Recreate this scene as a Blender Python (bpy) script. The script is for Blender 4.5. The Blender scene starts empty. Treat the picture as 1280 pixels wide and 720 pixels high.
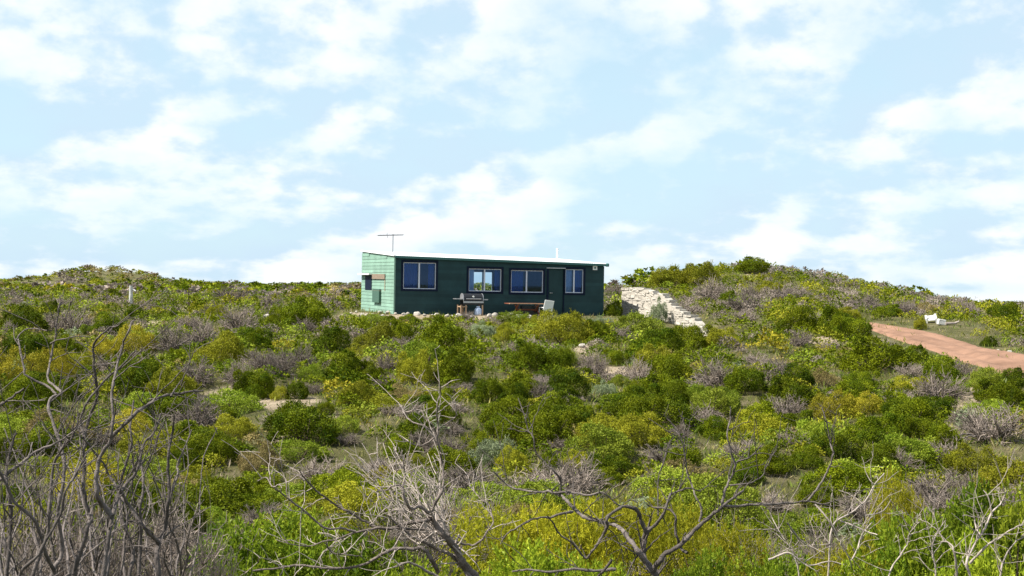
import bpy, bmesh, math
import numpy as np
from mathutils import Matrix, Vector

SC = bpy.context.scene
COL = SC.collection
R = math.radians

# ------------------------------------------------------------------ camera
FPX = 1662.0                       # focal length in pixels of a 1280 px wide picture
PITCH = math.atan(10 / FPX)
ROLL = R(1.0)
_F = np.array([0, math.cos(PITCH), -math.sin(PITCH)])
_R0 = np.array([1.0, 0, 0])
_U0 = np.cross(_R0, _F)
CR = math.cos(ROLL) * _R0 + math.sin(ROLL) * _U0
CU = -math.sin(ROLL) * _R0 + math.cos(ROLL) * _U0
cam = bpy.data.cameras.new('camera')
cam.sensor_width = 36
cam.lens = 36 * FPX / 1280
cam.clip_start = 0.1
cam.clip_end = 9000
camo = bpy.data.objects.new('camera', cam)
COL.objects.link(camo)
camo.matrix_world = Matrix([[CR[i], CU[i], -_F[i], 0] for i in range(3)] + [[0, 0, 0, 1]])
SC.camera = camo

# ------------------------------------------------------------------ world, sun, exposure
SUN_EL, SUN_AZ = R(52), R(-102)     # azimuth measured from +Y (view direction) towards +X
world = bpy.data.worlds.new('World')
SC.world = world
world.use_nodes = True


def nd(t, typ, **kw):
    n = t.nodes.new(typ)
    for k, v in kw.items():
        if k == 'inp':
            for kk, vv in v.items():
                n.inputs[kk].default_value = vv
        else:
            setattr(n, k, v)
    return n


def build_world():
    t = world.node_tree
    t.nodes.clear()
    L = t.links.new
    out = nd(t, 'ShaderNodeOutputWorld')
    bg = nd(t, 'ShaderNodeBackground', inp={'Strength': 0.069})
    sky = nd(t, 'ShaderNodeTexSky', sky_type='NISHITA', sun_disc=False, sun_elevation=SUN_EL,
             sun_rotation=SUN_AZ, altitude=20, air_density=1.0, dust_density=0.6, ozone_density=1.5)
    tc = nd(t, 'ShaderNodeTexCoord')
    sep = nd(t, 'ShaderNodeSeparateXYZ')
    L(tc.outputs['Generated'], sep.inputs[0])
    # cloud layer: direction projected on a high sheet, softened near the horizon
    za = nd(t, 'ShaderNodeMath', operation='ABSOLUTE')
    L(sep.outputs['Z'], za.inputs[0])
    zs = nd(t, 'ShaderNodeMath', operation='ADD', inp={1: 0.22})
    L(za.outputs[0], zs.inputs[0])
    lg = nd(t, 'ShaderNodeMath', operation='LOGARITHM', inp={1: 2.718})
    L(zs.outputs[0], lg.inputs[0])
    lz = nd(t, 'ShaderNodeMath', operation='MULTIPLY', inp={1: 0.62})
    L(lg.outputs[0], lz.inputs[0])
    cmb = nd(t, 'ShaderNodeCombineXYZ')
    L(sep.outputs['X'], cmb.inputs[0]); L(sep.outputs['Y'], cmb.inputs[1]); L(lz.outputs[0], cmb.inputs[2])

    def cloud(offset, scale, det, rough, dist=0.0):
        mp = nd(t, 'ShaderNodeMapping')
        mp.inputs['Location'].default_value = offset
        L(cmb.outputs[0], mp.inputs[0])
        n = nd(t, 'ShaderNodeTexNoise', inp={'Scale': scale, 'Detail': det, 'Roughness': rough, 'Distortion': dist})
        L(mp.outputs[0], n.inputs['Vector'])
        return n.outputs['Fac']
    OFF = (3.1, 7.7, 1.35)
    n1 = cloud(OFF, 9.0, 9, 0.54)
    n1b = cloud((OFF[0] + 0.018, OFF[1], OFF[2] - 0.026), 9.0, 9, 0.54)   # same field stepped towards the sun
    n2 = cloud((1.7, 0.3, 5.2), 3.2, 4, 0.5)
    cov = nd(t, 'ShaderNodeMath', operation='MULTIPLY_ADD', inp={1: 0.40})
    n3 = cloud((5.5, 2.2, 0.4), 19.0, 6, 0.55)       # small puffs
    pf = nd(t, 'ShaderNodeMath', operation='MULTIPLY_ADD', inp={1: 0.55, 2: -0.275})
    L(n3, pf.inputs[0])
    n13 = nd(t, 'ShaderNodeMath', operation='ADD')
    L(n1, n13.inputs[0]); L(pf.outputs[0], n13.inputs[1])
    L(n2, cov.inputs[0]); L(n13.outputs[0], cov.inputs[2])
    mask = nd(t, 'ShaderNodeMapRange', interpolation_type='SMOOTHSTEP',
              inp={'From Min': 0.42, 'From Max': 0.94, 'To Min': 0.2, 'To Max': 0.92})
    L(cov.outputs[0], mask.inputs['Value'])
    dif = nd(t, 'ShaderNodeMath', operation='SUBTRACT')
    L(n1, dif.inputs[0]); L(n1b, dif.inputs[1])
    lit = nd(t, 'ShaderNodeMapRange', interpolation_type='SMOOTHSTEP',
             inp={'From Min': -0.07, 'From Max': 0.085, 'To Min': 0.0, 'To Max': 1.0})
    L(dif.outputs[0], lit.inputs['Value'])
    cc = nd(t, 'ShaderNodeMix', data_type='RGBA')
    cc.inputs['A'].default_value = (4.7, 6.0, 7.15, 1)
    cc.inputs['B'].default_value = (7.7, 7.9, 8.1, 1)
    L(lit.outputs[0], cc.inputs['Factor'])
    # thin milky veil that lightens the whole sky
    veil = nd(t, 'ShaderNodeMix', data_type='RGBA', inp={'Factor': 0.72})
    vf = nd(t, 'ShaderNodeMapRange', interpolation_type='SMOOTHSTEP', inp={'From Min': 0.0, 'From Max': 0.9, 'To Min': 0.80, 'To Max': 0.12})
    L(za.outputs[0], vf.inputs['Value']); L(vf.outputs[0], veil.inputs['Factor'])      # haze thins with height
    veil.inputs['B'].default_value = (4.9, 6.8, 7.8, 1)
    L(sky.outputs[0], veil.inputs['A'])
    mx = nd(t, 'ShaderNodeMix', data_type='RGBA')
    L(mask.outputs[0], mx.inputs['Factor'])
    L(veil.outputs['Result'], mx.inputs['A']); L(cc.outputs['Result'], mx.inputs['B'])
    L(mx.outputs['Result'], bg.inputs['Color'])
    L(bg.outputs[0], out.inputs[0])


build_world()
sun = bpy.data.lights.new('sun', 'SUN')
sun.energy = 5.0
sun.angle = R(0.53)
sun.color = (1.0, 0.95, 0.86)
suno = bpy.data.objects.new('sun', sun)
COL.objects.link(suno)
SDIR = Vector((math.sin(SUN_AZ) * math.cos(SUN_EL), math.cos(SUN_AZ) * math.cos(SUN_EL), math.sin(SUN_EL)))
suno.rotation_euler = SDIR.to_track_quat('Z', 'Y').to_euler()
suno.location = SDIR * 60
SC.view_settings.view_transform = 'Standard'
SC.view_settings.look = 'None'
SC.view_settings.gamma = 1
SC.view_settings.exposure = 1.0
SC.view_settings.use_curve_mapping = False
SC.render.engine = 'CYCLES'
SC.cycles.max_bounces = 6
SC.cycles.diffuse_bounces = 3
SC.cycles.glossy_bounces = 3
SC.cycles.transmission_bounces = 4
SC.cycles.transparent_max_bounces = 12
SC.cycles.caustics_reflective = False
SC.cycles.caustics_refractive = False


# ------------------------------------------------------------------ helpers
def ray(px, py):
    d = _F + CR * ((px - 640) / FPX) + CU * ((360 - py) / FPX)
    return d / d[1]                # scaled so that y advances by one metre


def at(px, py, Y):
    return ray(px, py) * Y


def project(p):
    p = np.asarray(p, float)
    w = p @ _F
    return 640 + FPX * (p @ CR) / w, 360 - FPX * (p @ CU) / w


rng = np.random.default_rng(11)


def sm(a, b, x):
    t = np.clip((x - a) / (b - a), 0, 1)
    return t * t * (3 - 2 * t)


_py = np.array([-60, -10, 0, 4, 8, 14, 22, 30, 40, 50, 57, 75, 120, 250, 450, 700, 1500, 6000])
_pz = np.array([-1.0, -1.5, -1.7, -2.2, -2.75, -3.4, -3.55, -3.15, -2.55, -2.05, -1.75, -1.65, -1.95, -2.2, -1.95, -6.5, -22, -110.0])
_ty = np.arange(-60, 200, 0.5)
_tz = np.convolve(np.pad(np.interp(_ty, _py, _pz), 6, mode='edge'), np.ones(13) / 13, 'valid')
HX, HY, HTH = -5.13, 58.0, R(20)   # shack: front left corner and turn
HL, HD = 9.95, 6.0
PADZ = -1.58


def H(x, y):
    x = np.asarray(x, float); y = np.asarray(y, float)
    z = np.where(y < 199, np.interp(y, _ty, _tz), np.interp(y, _py, _pz))
    sx = np.where(x < 16.5, 9.0, 12.0)
    z = z + 2.75 * np.exp(-((x - 16.5) / sx) ** 2 - ((y - 96) / np.where(y < 96, 20.0, 40.0)) ** 2)
    z = z + 2.6 * np.exp(-((x + 66) / 9.0) ** 2 - ((y - 215) / 22) ** 2) + 0.6 * np.exp(-((x + 58) / 22.0) ** 2 - ((y - 215) / 30) ** 2)
    z = z - 0.42 * np.exp(-((x - 9.0) / 3.2) ** 2 - ((y - 55) / 5) ** 2)
    z = z + 0.35 * np.exp(-((x - 18) / 4) ** 2 - ((y - 62) / 9) ** 2)
    z = z - 1.5 * sm(110, 300, y) * sm(0, -120, x)
    z = z - 2.6 * sm(100, 260, y) * sm(12, 60, x)
    z = z - 0.45 * sm(18, 40, x) * sm(60, 90, y)
    w = sm(9, 20, y) * (1 - 0.6 * sm(35, 55, y))
    z = z + w * (0.10 * np.sin(x * 0.9 + 0.4 * y) + 0.09 * np.sin(0.63 * y - 0.45 * x + 1.0) + 0.07 * np.sin(1.35 * x - 0.8 * y + 2))
    w2 = sm(75, 130, y)
    z = z + w2 * (0.16 * np.sin(x * 0.11 + 0.07 * y) + 0.14 * np.sin(0.05 * y - 0.19 * x + 1.7))
    # foot of the ruined wall
    wx, wy = 8.57 - 5.34, 57.0 - 63.0
    wl = math.hypot(wx, wy)
    uw = np.clip(((x - 5.34) * wx + (y - 63) * wy) / wl ** 2, -0.1, 1.15)
    dw = np.hypot(x - 5.34 - uw * wx, y - 63 - uw * wy)
    kw = 1 - sm(0.7, 3.6, dw)
    z = z * (1 - kw) + (-1.60 - 0.72 * uw) * kw
    # level pad the shack stands on
    c, s = math.cos(HTH), math.sin(HTH)
    u = (x - HX) * c + (y - HY) * s
    v = -(x - HX) * s + (y - HY) * c
    d = np.hypot(np.maximum(np.maximum(-0.8 - u, u - HL - 0.6), 0), np.maximum(np.maximum(-1.6 - v, v - HD - 0.6), 0))
    k = 1 - sm(0, 4.0, d)
    return z * (1 - k) + PADZ * k


def hit(px, py, lo=4.0, hi=520.0):
    """where the ray through a pixel meets the ground"""
    d = ray(px, py)
    ys = np.concatenate([np.arange(lo, 130, 0.25), np.geomspace(130, hi, 250)])
    below = d[2] * ys < H(d[0] * ys, ys)
    if not below.any():
        return None
    i = int(np.argmax(below))
    y = ys[i]
    return np.array([d[0] * y, y, float(H(d[0] * y, y))])


# ------------------------------------------------------------------ materials
def new_mat(name):
    m = bpy.data.materials.new(name)
    m.use_nodes = True
    t = m.node_tree
    t.nodes.clear()
    o = nd(t, 'ShaderNodeOutputMaterial')
    return m, t, o


def mat(name, col, rough=0.7, spec=0.3, metal=0.0, var=0.12, scale=8.0, bump=0.0, bscale=40.0, detail=5):
    """painted or raw surface with blotchy wear and fine relief"""
    m, t, o = new_mat(name)
    L = t.links.new
    p = nd(t, 'ShaderNodeBsdfPrincipled', inp={'Roughness': rough, 'Specular IOR Level': spec, 'Metallic': metal})
    tc = nd(t, 'ShaderNodeTexCoord')
    n = nd(t, 'ShaderNodeTexNoise', inp={'Scale': scale, 'Detail': detail, 'Roughness': 0.6})
    L(tc.outputs['Object'], n.inputs['Vector'])
    mr = nd(t, 'ShaderNodeMapRange', inp={'From Min': 0.25, 'From Max': 0.75, 'To Min': 1 - var, 'To Max': 1 + var})
    L(n.outputs['Fac'], mr.inputs['Value'])
    oi = nd(t, 'ShaderNodeObjectInfo')
    mo = nd(t, 'ShaderNodeMapRange', inp={'To Min': 1 - var * 0.6, 'To Max': 1 + var * 0.6})
    L(oi.outputs['Random'], mo.inputs['Value'])
    mu = nd(t, 'ShaderNodeMath', operation='MULTIPLY')
    L(mr.outputs[0], mu.inputs[0]); L(mo.outputs[0], mu.inputs[1])
    sc = nd(t, 'ShaderNodeVectorMath', operation='SCALE')
    sc.inputs[0].default_value = col
    L(mu.outputs[0], sc.inputs['Scale'])
    L(sc.outputs[0], p.inputs['Base Color'])
    if bump:
        n2 = nd(t, 'ShaderNodeTexNoise', inp={'Scale': bscale, 'Detail': 6, 'Roughness': 0.65})
        L(tc.outputs['Object'], n2.inputs['Vector'])
        b = nd(t, 'ShaderNodeBump', inp={'Strength': bump, 'Distance': 0.03})
        L(n2.outputs['Fac'], b.inputs['Height'])
        L(b.outputs[0], p.inputs['Normal'])
    L(p.outputs[0], o.inputs[0])
    return m


def foliage(name, col, col2, trans=0.35, rough=0.5, spec=0.25, objvar=0.25):
    """leaf tissue: colour runs between two leaf colours by the mesh attribute, each plant a bit different"""
    m, t, o = new_mat(name)
    L = t.links.new
    at_ = nd(t, 'ShaderNodeAttribute', attribute_name='leaf')
    sp = nd(t, 'ShaderNodeSeparateColor')
    L(at_.outputs['Color'], sp.inputs[0])
    oi = nd(t, 'ShaderNodeObjectInfo')
    f = nd(t, 'ShaderNodeMath', operation='MULTIPLY_ADD', inp={1: 0.45, 2: -0.22}, use_clamp=False)
    L(oi.outputs['Random'], f.inputs[0])
    a = nd(t, 'ShaderNodeMath', operation='ADD', use_clamp=True)
    L(f.outputs[0], a.inputs[0]); L(sp.outputs[0], a.inputs[1])
    mx = nd(t, 'ShaderNodeMix', data_type='RGBA')
    mx.inputs['A'].default_value = (*col, 1)
    mx.inputs['B'].default_value = (*col2, 1)
    L(a.outputs[0], mx.inputs['Factor'])
    r2 = nd(t, 'ShaderNodeMath', operation='MULTIPLY', inp={1: 7.31})
    L(oi.outputs['Random'], r2.inputs[0])
    fr = nd(t, 'ShaderNodeMath', operation='FRACT')
    L(r2.outputs[0], fr.inputs[0])
    mr = nd(t, 'ShaderNodeMapRange', inp={'To Min': 1 - objvar, 'To Max': 1 + objvar})
    L(fr.outputs[0], mr.inputs['Value'])
    mr2 = nd(t, 'ShaderNodeMapRange', inp={'To Min': 0.72, 'To Max': 1.28})
    L(sp.outputs[1], mr2.inputs['Value'])
    mu = nd(t, 'ShaderNodeMath', operation='MULTIPLY')
    L(mr.outputs[0], mu.inputs[0]); L(mr2.outputs[0], mu.inputs[1])
    sc = nd(t, 'ShaderNodeVectorMath', operation='SCALE')
    L(mx.outputs['Result'], sc.inputs[0]); L(mu.outputs[0], sc.inputs['Scale'])
    p = nd(t, 'ShaderNodeBsdfPrincipled', inp={'Roughness': rough, 'Specular IOR Level': spec})
    L(sc.outputs[0], p.inputs['Base Color'])
    if trans > 0:
        tr = nd(t, 'ShaderNodeBsdfTranslucent')
        L(sc.outputs[0], tr.inputs['Color'])
        ms = nd(t, 'ShaderNodeMixShader', inp={0: trans})
        L(p.outputs[0], ms.inputs[1]); L(tr.outputs[0], ms.inputs[2])
        L(ms.outputs[0], o.inputs[0])
    else:
        L(p.outputs[0], o.inputs[0])
    return m


def attr_mat(name, trans=0.18):
    """plant mass of mixed kinds: the attribute holds each plant's own colour"""
    m, t, o = new_mat(name)
    L = t.links.new
    a = nd(t, 'ShaderNodeAttribute', attribute_name='leaf')
    p = nd(t, 'ShaderNodeBsdfPrincipled', inp={'Roughness': 0.6, 'Specular IOR Level': 0.04})
    L(a.outputs['Color'], p.inputs['Base Color'])
    tr = nd(t, 'ShaderNodeBsdfTranslucent')
    L(a.outputs['Color'], tr.inputs['Color'])
    ms = nd(t, 'ShaderNodeMixShader', inp={0: trans})
    L(p.outputs[0], ms.inputs[1]); L(tr.outputs[0], ms.inputs[2])
    L(ms.outputs[0], o.inputs[0])
    return m


LEAF = {  # two leaf colours of each kind of plant
    'G': ((0.034, 0.068, 0.003), (0.180, 0.208, 0.007)),
    'O': ((0.150, 0.170, 0.011), (0.290, 0.280, 0.020)),
    'Y': ((0.225, 0.212, 0.018), (0.380, 0.325, 0.027)),
    'L': ((0.140, 0.205, 0.014), (0.280, 0.320, 0.035)),
    'S': ((0.160, 0.200, 0.100), (0.290, 0.325, 0.190)),
    'B': ((0.190, 0.155, 0.058), (0.300, 0.235, 0.095)),
    'D': ((0.140, 0.115, 0.098), (0.300, 0.248, 0.210)),
}
FOL = {k: foliage('leaves_' + k, a, b, trans=0.2 if k != 'D' else 0.0, spec=0.05) for k, (a, b) in LEAF.items()}
FOL['F'] = foliage('leaves_glossy', (0.11, 0.19, 0.012), (0.31, 0.36, 0.025), trans=0.4, rough=0.48, spec=0.15)
FOL['H'] = foliage('leaves_narrow_yellow', (0.22, 0.235, 0.014), (0.42, 0.385, 0.024), trans=0.4, rough=0.45, spec=0.12)
FOL['N'] = foliage('petals_yellow', (0.45, 0.33, 0.010), (0.62, 0.46, 0.02), trans=0.4)
M_STEM = mat('shrub_stem', (0.10, 0.075, 0.055), 0.9, 0.1, var=0.3, scale=20)
M_BARK = mat('weathered_bark', (0.130, 0.110, 0.100), 0.85, 0.15, var=0.55, scale=16, bump=0.6, bscale=60)
M_BARKL = mat('bleached_wood', (0.33, 0.28, 0.245), 0.85, 0.15, var=0.35, scale=14, bump=0.4, bscale=70)
M_MASS = attr_mat('mixed_scrub')


# ------------------------------------------------------------------ mesh helpers
def np_mesh(name, V, F, leaf=None, m=None, smooth=False):
    """mesh from arrays; F is (n,3) or (n,4) or a list of both"""
    Fs = F if isinstance(F, list) else [F]
    Fs = [f for f in Fs if len(f)]
    me = bpy.data.meshes.new(name)
    me.vertices.add(len(V))
    me.vertices.foreach_set('co', np.asarray(V, np.float32).ravel())
    loops = np.concatenate([f.ravel() for f in Fs]).astype(np.int32)
    tot = np.concatenate([np.full(len(f), f.shape[1], np.int32) for f in Fs])
    start = np.concatenate([[0], np.cumsum(tot)[:-1]]).astype(np.int32)
    me.loops.add(len(loops))
    me.loops.foreach_set('vertex_index', loops)
    me.polygons.add(len(tot))
    me.polygons.foreach_set('loop_start', start)
    me.polygons.foreach_set('loop_total', tot)
    if smooth:
        me.polygons.foreach_set('use_smooth', np.ones(len(tot), bool))
    if leaf is not None:
        a = me.attributes.new('leaf', 'FLOAT_COLOR', 'POINT')
        c = np.ones((len(V), 4), np.float32)
        c[:, :3] = leaf
        a.data.foreach_set('color', c.ravel())
    me.update(calc_edges=True)
    if m:
        me.materials.append(m)
    return me


def link(name, data, parent=None, loc=None):
    o = bpy.data.objects.new(name, data)
    COL.objects.link(o)
    if parent:
        o.parent = parent
    if loc is not None:
        o.location = loc
    return o


def tag(o, label=None, cat=None, group=None, kind=None):
    if label:
        o['label'] = label
    if cat:
        o['category'] = cat
    if group:
        o['group'] = group
    if kind:
        o['kind'] = kind
    return o


def thing(name, label, cat, loc, rz=0.0, group=None):
    o = link(name, None, None, loc)
    o.rotation_euler = (0, 0, rz)
    o.empty_display_size = 0.2
    return tag(o, label, cat, group)


class MB:
    """collects boxes, bars and lathed shapes for one mesh"""

    def __init__(self):
        self.bm = bmesh.new()

    def box(self, a, b, rot=None, piv=None):
        a, b = np.minimum(a, b), np.maximum(a, b)
        r = bmesh.ops.create_cube(self.bm, size=1)
        M = Matrix.Translation(Vector((a + b) / 2)) @ Matrix.Diagonal((*(b - a), 1))
        if rot is not None:
            p = Vector(piv) if piv is not None else Vector((a + b) / 2)
            M = Matrix.Translation(p) @ rot.to_4x4() @ Matrix.Translation(-p) @ M
        bmesh.ops.transform(self.bm, matrix=M, verts=r['verts'])
        return self

    def bar(self, p, q, r, n=8, r2=None):
        p, q = Vector(p), Vector(q)
        d = q - p
        rr = bmesh.ops.create_cone(self.bm, cap_ends=True, segments=n, radius1=r, radius2=r if r2 is None else r2, depth=d.length)
        M = Matrix.Translation((p + q) / 2) @ d.to_track_quat('Z', 'Y').to_matrix().to_4x4()
        bmesh.ops.transform(self.bm, matrix=M, verts=rr['verts'])
        return self

    def lathe(self, prof, c=(0, 0, 0), n=16):
        rings = []
        for r, z in prof:
            rings.append([self.bm.verts.new((c[0] + r * math.cos(2 * math.pi * i / n), c[1] + r * math.sin(2 * math.pi * i / n), c[2] + z)) for i in range(n)])
        for a, b in zip(rings, rings[1:]):
            for i in range(n):
                self.bm.faces.new((a[i], a[(i + 1) % n], b[(i + 1) % n], b[i]))
        self.bm.faces.new(rings[0][::-1]); self.bm.faces.new(rings[-1])
        return self

    def prism(self, pts, vec):
        """flat outline pushed along a vector"""
        vec = Vector(vec)
        a = [self.bm.verts.new(p) for p in pts]
        b = [self.bm.verts.new(Vector(p) + vec) for p in pts]
        self.bm.faces.new(a[::-1]); self.bm.faces.new(b)
        for i in range(len(pts)):
            j = (i + 1) % len(pts)
            self.bm.faces.new((a[i], a[j], b[j], b[i]))
        return self

    def build(self, name, m, parent=None, loc=None, bevel=0.0, smooth=False):
        if bevel:
            bmesh.ops.bevel(self.bm, geom=list(self.bm.edges), offset=bevel, segments=1, affect='EDGES')
        bmesh.ops.recalc_face_normals(self.bm, faces=self.bm.faces)
        me = bpy.data.meshes.new(name)
        self.bm.to_mesh(me)
        self.bm.free()
        if smooth:
            for p in me.polygons:
                p.use_smooth = True
        me.materials.append(m)
        return link(name, me, parent, loc)


def tube(pts, rad, n=6):
    """swept tube with per-point radius -> V, quads"""
    P = np.asarray(pts, float)
    rad = np.broadcast_to(np.asarray(rad, float), (len(P),))
    T = np.gradient(P, axis=0)
    T /= np.linalg.norm(T, axis=1, keepdims=True) + 1e-9
    up = np.array([0.31, 0.93, 0.2])
    A = np.cross(T, up); A /= np.linalg.norm(A, axis=1, keepdims=True) + 1e-9
    B = np.cross(T, A)
    th = np.arange(n) * 2 * np.pi / n
    V = P[:, None] + rad[:, None, None] * (np.cos(th)[None, :, None] * A[:, None] + np.sin(th)[None, :, None] * B[:, None])
    V = V.reshape(-1, 3)
    i = np.arange(len(P) - 1)[:, None] * n
    k = np.arange(n)[None]
    k2 = (k + 1) % n
    F = np.stack([i + k, i + k2, i + n + k2, i + n + k], -1).reshape(-1, 4)
    return V, F


def join_tubes(ts):
    V, F, o = [], [], 0
    for v, f in ts:
        V.append(v); F.append(f + o); o += len(v)
    return np.concatenate(V), np.concatenate(F)


def unit(v):
    return v / (np.linalg.norm(v, axis=-1, keepdims=True) + 1e-9)


# ------------------------------------------------------------------ plant meshes (unit plants: radius 1, height 1)
def leaf_quads(P, axis, nrm, ln, wd, fold=0.0):
    """rhombic leaves: base, side, tip, side"""
    s = unit(np.cross(axis, nrm))
    n2 = unit(np.cross(s, axis))
    ln = ln[:, None]; wd = wd[:, None]
    v = np.stack([P, P + axis * ln * 0.5 + s * wd * 0.5 + n2 * fold * wd, P + axis * ln, P + axis * ln * 0.5 - s * wd * 0.5 + n2 * fold * wd], 1)
    return v.reshape(-1, 3), np.arange(len(P) * 4).reshape(-1, 4)


def crown(r, nl, n, ln, wd, up=0.5, lobe=(0.17, 0.42), zs=1.0, inner=0.15, spiky=0.5):
    """leaves on many overlapping lobes of a dome -> V, F, leaf attribute"""
    d = unit(r.normal(size=(nl, 3)))
    d[:, 2] = np.abs(d[:, 2]) * 0.75 + 0.01
    d = unit(d)
    lr = r.uniform(*lobe, nl)
    c = d * (1 - lr)[:, None] * r.uniform(0.6, 1.22, nl)[:, None]
    el = r.uniform(0, 6.28)
    st_ = np.array([math.cos(el), math.sin(el)])
    c[:, :2] += (c[:, :2] @ st_)[:, None] * st_ * r.uniform(0.0, 0.35) - (c[:, :2] @ np.array([-st_[1], st_[0]]))[:, None] * np.array([-st_[1], st_[0]]) * 0.15
    c[:, 2] = c[:, 2] * zs * (1 + 0.3 * np.sin(3.1 * c[:, 0] + el) * np.sin(2.7 * c[:, 1] + el)) + 0.08
    lobe_c = r.uniform(0, 1, nl); lobe_b = r.uniform(0, 1, nl)
    P, A, N, C = [], [], [], []
    k = 0
    while k < n:
        m = n
        j = r.integers(0, nl, m)
        e = unit(r.normal(size=(m, 3)) + d[j] * 0.7 + np.array([0, 0, 0.25]))
        p = c[j] + e * lr[j][:, None] * r.uniform(0.62, 1.06, m)[:, None]
        dd = np.linalg.norm(p[:, None, :] - c[None], axis=2) / lr[None]
        dd[np.arange(m), j] = 9
        keep = ((dd.min(1) > 0.82) | (r.random(m) < inner)) & (p[:, 2] > 0.015)
        p, e, j = p[keep], e[keep], j[keep]
        ax = unit(e * spiky * 0.55 + r.normal(size=e.shape) * 0.6 + np.array([0, 0, up * 0.7]))
        nn = unit(e + r.normal(size=e.shape) * 0.34)
        P.append(p); A.append(ax); N.append(nn)
        C.append(np.stack([np.clip(0.55 * lobe_c[j] + 0.45 * r.random(len(j)), 0, 1), np.clip(0.45 * lobe_b[j] + 0.55 * r.random(len(j)), 0, 1), r.random(len(j))], 1))
        k += len(p)
    P = np.concatenate(P)[:n]; A = np.concatenate(A)[:n]; N = np.concatenate(N)[:n]; C = np.concatenate(C)[:n]
    # ragged shoots that stand out of the dome
    ns, kk = min(90, n // 60 + 1), 14
    src = r.integers(0, len(P), ns)
    sd = unit(unit(P[src]) * 0.8 + r.normal(size=(ns, 3)) * 0.35 + np.array([0, 0, 0.45]))
    tt = np.tile(np.linspace(0, 1, kk), ns)[:, None] * np.repeat(r.uniform(0.07, 0.24, ns), kk)[:, None]
    sel = r.choice(len(P), ns * kk, replace=False)
    P[sel] = np.repeat(P[src], kk, 0) + np.repeat(sd, kk, 0) * tt + r.normal(size=(ns * kk, 3)) * 0.012
    A[sel] = unit(np.repeat(sd, kk, 0) * 0.8 + r.normal(size=(ns * kk, 3)) * 0.45)
    P[:, 2] = np.maximum(P[:, 2], 0.01)
    q = np.array([1 / np.percentile(np.hypot(P[:, 0], P[:, 1]), 96)] * 2 + [1 / np.percentile(P[:, 2], 99)])
    P = P * q; c = c * q
    V, F = leaf_quads(P, A, N, ln * r.uniform(0.6, 1.3, len(P)), wd * r.uniform(0.7, 1.3, len(P)), 0.15)
    return V, F, np.repeat(C, 4, 0), c


def stems(r, c, rad=0.03):
    ts = []
    for q in c[: min(len(c), 12)]:
        b = np.array([r.normal() * 0.12, r.normal() * 0.12, -0.12])
        mid = b * 0.5 + q * 0.5 + r.normal(size=3) * 0.07
        mid[2] *= 0.8
        t = np.linspace(0, 1, 5)[:, None]
        ts.append(tube((1 - t) ** 2 * b + 2 * t * (1 - t) * mid + t * t * q, np.linspace(rad, rad * 0.35, 5), 5))
    return join_tubes(ts)


def dead_bush(r, n1=34, n2=7, rad=0.016, droop=0.2):
    """leafless twiggy dome"""
    V, F, C, o = [], [], [], 0
    for i in range(n1):
        d = unit(r.normal(size=3) + np.array([0, 0, 0.15])); d[2] = abs(d[2]) * 0.95
        L = r.uniform(0.75, 1.05)
        t = np.linspace(0, 1, 6)[:, None]
        b = np.array([r.normal() * 0.1, r.normal() * 0.1, -0.08])
        m = b + d * L * 0.5 + np.array([0, 0, 0.2]) + r.normal(size=3) * 0.08
        e = d * L + r.normal(size=3) * 0.05
        pts = (1 - t) ** 2 * b + 2 * t * (1 - t) * m + t * t * e + r.normal(size=(6, 3)) * 0.018
        tone = r.random()
        segs = [(pts, np.linspace(rad * 1.6, rad * 0.7, 6), 4)]
        for k in range(n2):
            a = r.uniform(0.35, 1.0)
            p0 = pts[min(int(a * 5), 5)]
            dd = unit(d * 0.7 + r.normal(size=3) * 0.6 + np.array([0, 0, 0.3]))
            l2 = r.uniform(0.18, 0.42)
            q = p0 + dd * l2 * np.linspace(0, 1, 4)[:, None] + r.normal(size=(4, 3)) * 0.02 * np.linspace(0, 1, 4)[:, None]
            segs.append((q, np.linspace(rad * 0.8, rad * 0.45, 4), 3))
            for kk in range(2):
                p1 = q[r.integers(1, 4)]
                d3 = unit(dd * 0.6 + r.normal(size=3) * 0.6 + np.array([0, 0, 0.2]))
                segs.append((p1 + d3 * r.uniform(0.08, 0.2) * np.linspace(0, 1, 2)[:, None], np.array([rad * 0.55, rad * 0.3]), 3))
        for q, rr, ns in segs:
            v, f = tube(q, rr, ns)
            V.append(v); F.append(f + o); o += len(v)
            C.append(np.tile([np.clip(tone * 0.6 + 0.4 * r.random(), 0, 1), r.random(), 0.5], (len(v), 1)))
    V = np.concatenate(V); V[:, 2] = np.maximum(V[:, 2], -0.1)
    return V, np.concatenate(F), np.concatenate(C)


def ordinal(n):
    w = ['first', 'second', 'third', 'fourth', 'fifth', 'sixth', 'seventh', 'eighth', 'ninth', 'tenth', 'eleventh', 'twelfth',
         'thirteenth', 'fourteenth', 'fifteenth', 'sixteenth', 'seventeenth', 'eighteenth', 'nineteenth']
    if n <= 19:
        return w[n - 1]
    tens = {2: 'twent', 3: 'thirt', 4: 'fort', 5: 'fift', 6: 'sixt'}[n // 10]
    return tens + 'ieth' if n % 10 == 0 else tens + 'y-' + w[n % 10 - 1]


# ------------------------------------------------------------------ ground
SANDY = [(358, 503, 40, 9), (345, 497, 30, 6), (395, 520, 22, 10), (350, 545, 18, 9), (1190, 512, 30, 8), (1215, 495, 24, 6), (1165, 530, 24, 8),
         (88, 390, 40, 5), (185, 405, 18, 6), (205, 388, 40, 5), (1020, 425, 34, 6), (730, 436, 14, 6), (770, 466, 22, 3),
         (445, 393, 22, 3), (520, 395, 40, 3), (610, 396, 30, 3), (120, 349, 6, 2), (146, 346, 5, 2), (400, 351, 24, 2), (320, 350, 20, 2), (935, 345, 12, 2), (275, 495, 18, 10)]


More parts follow.
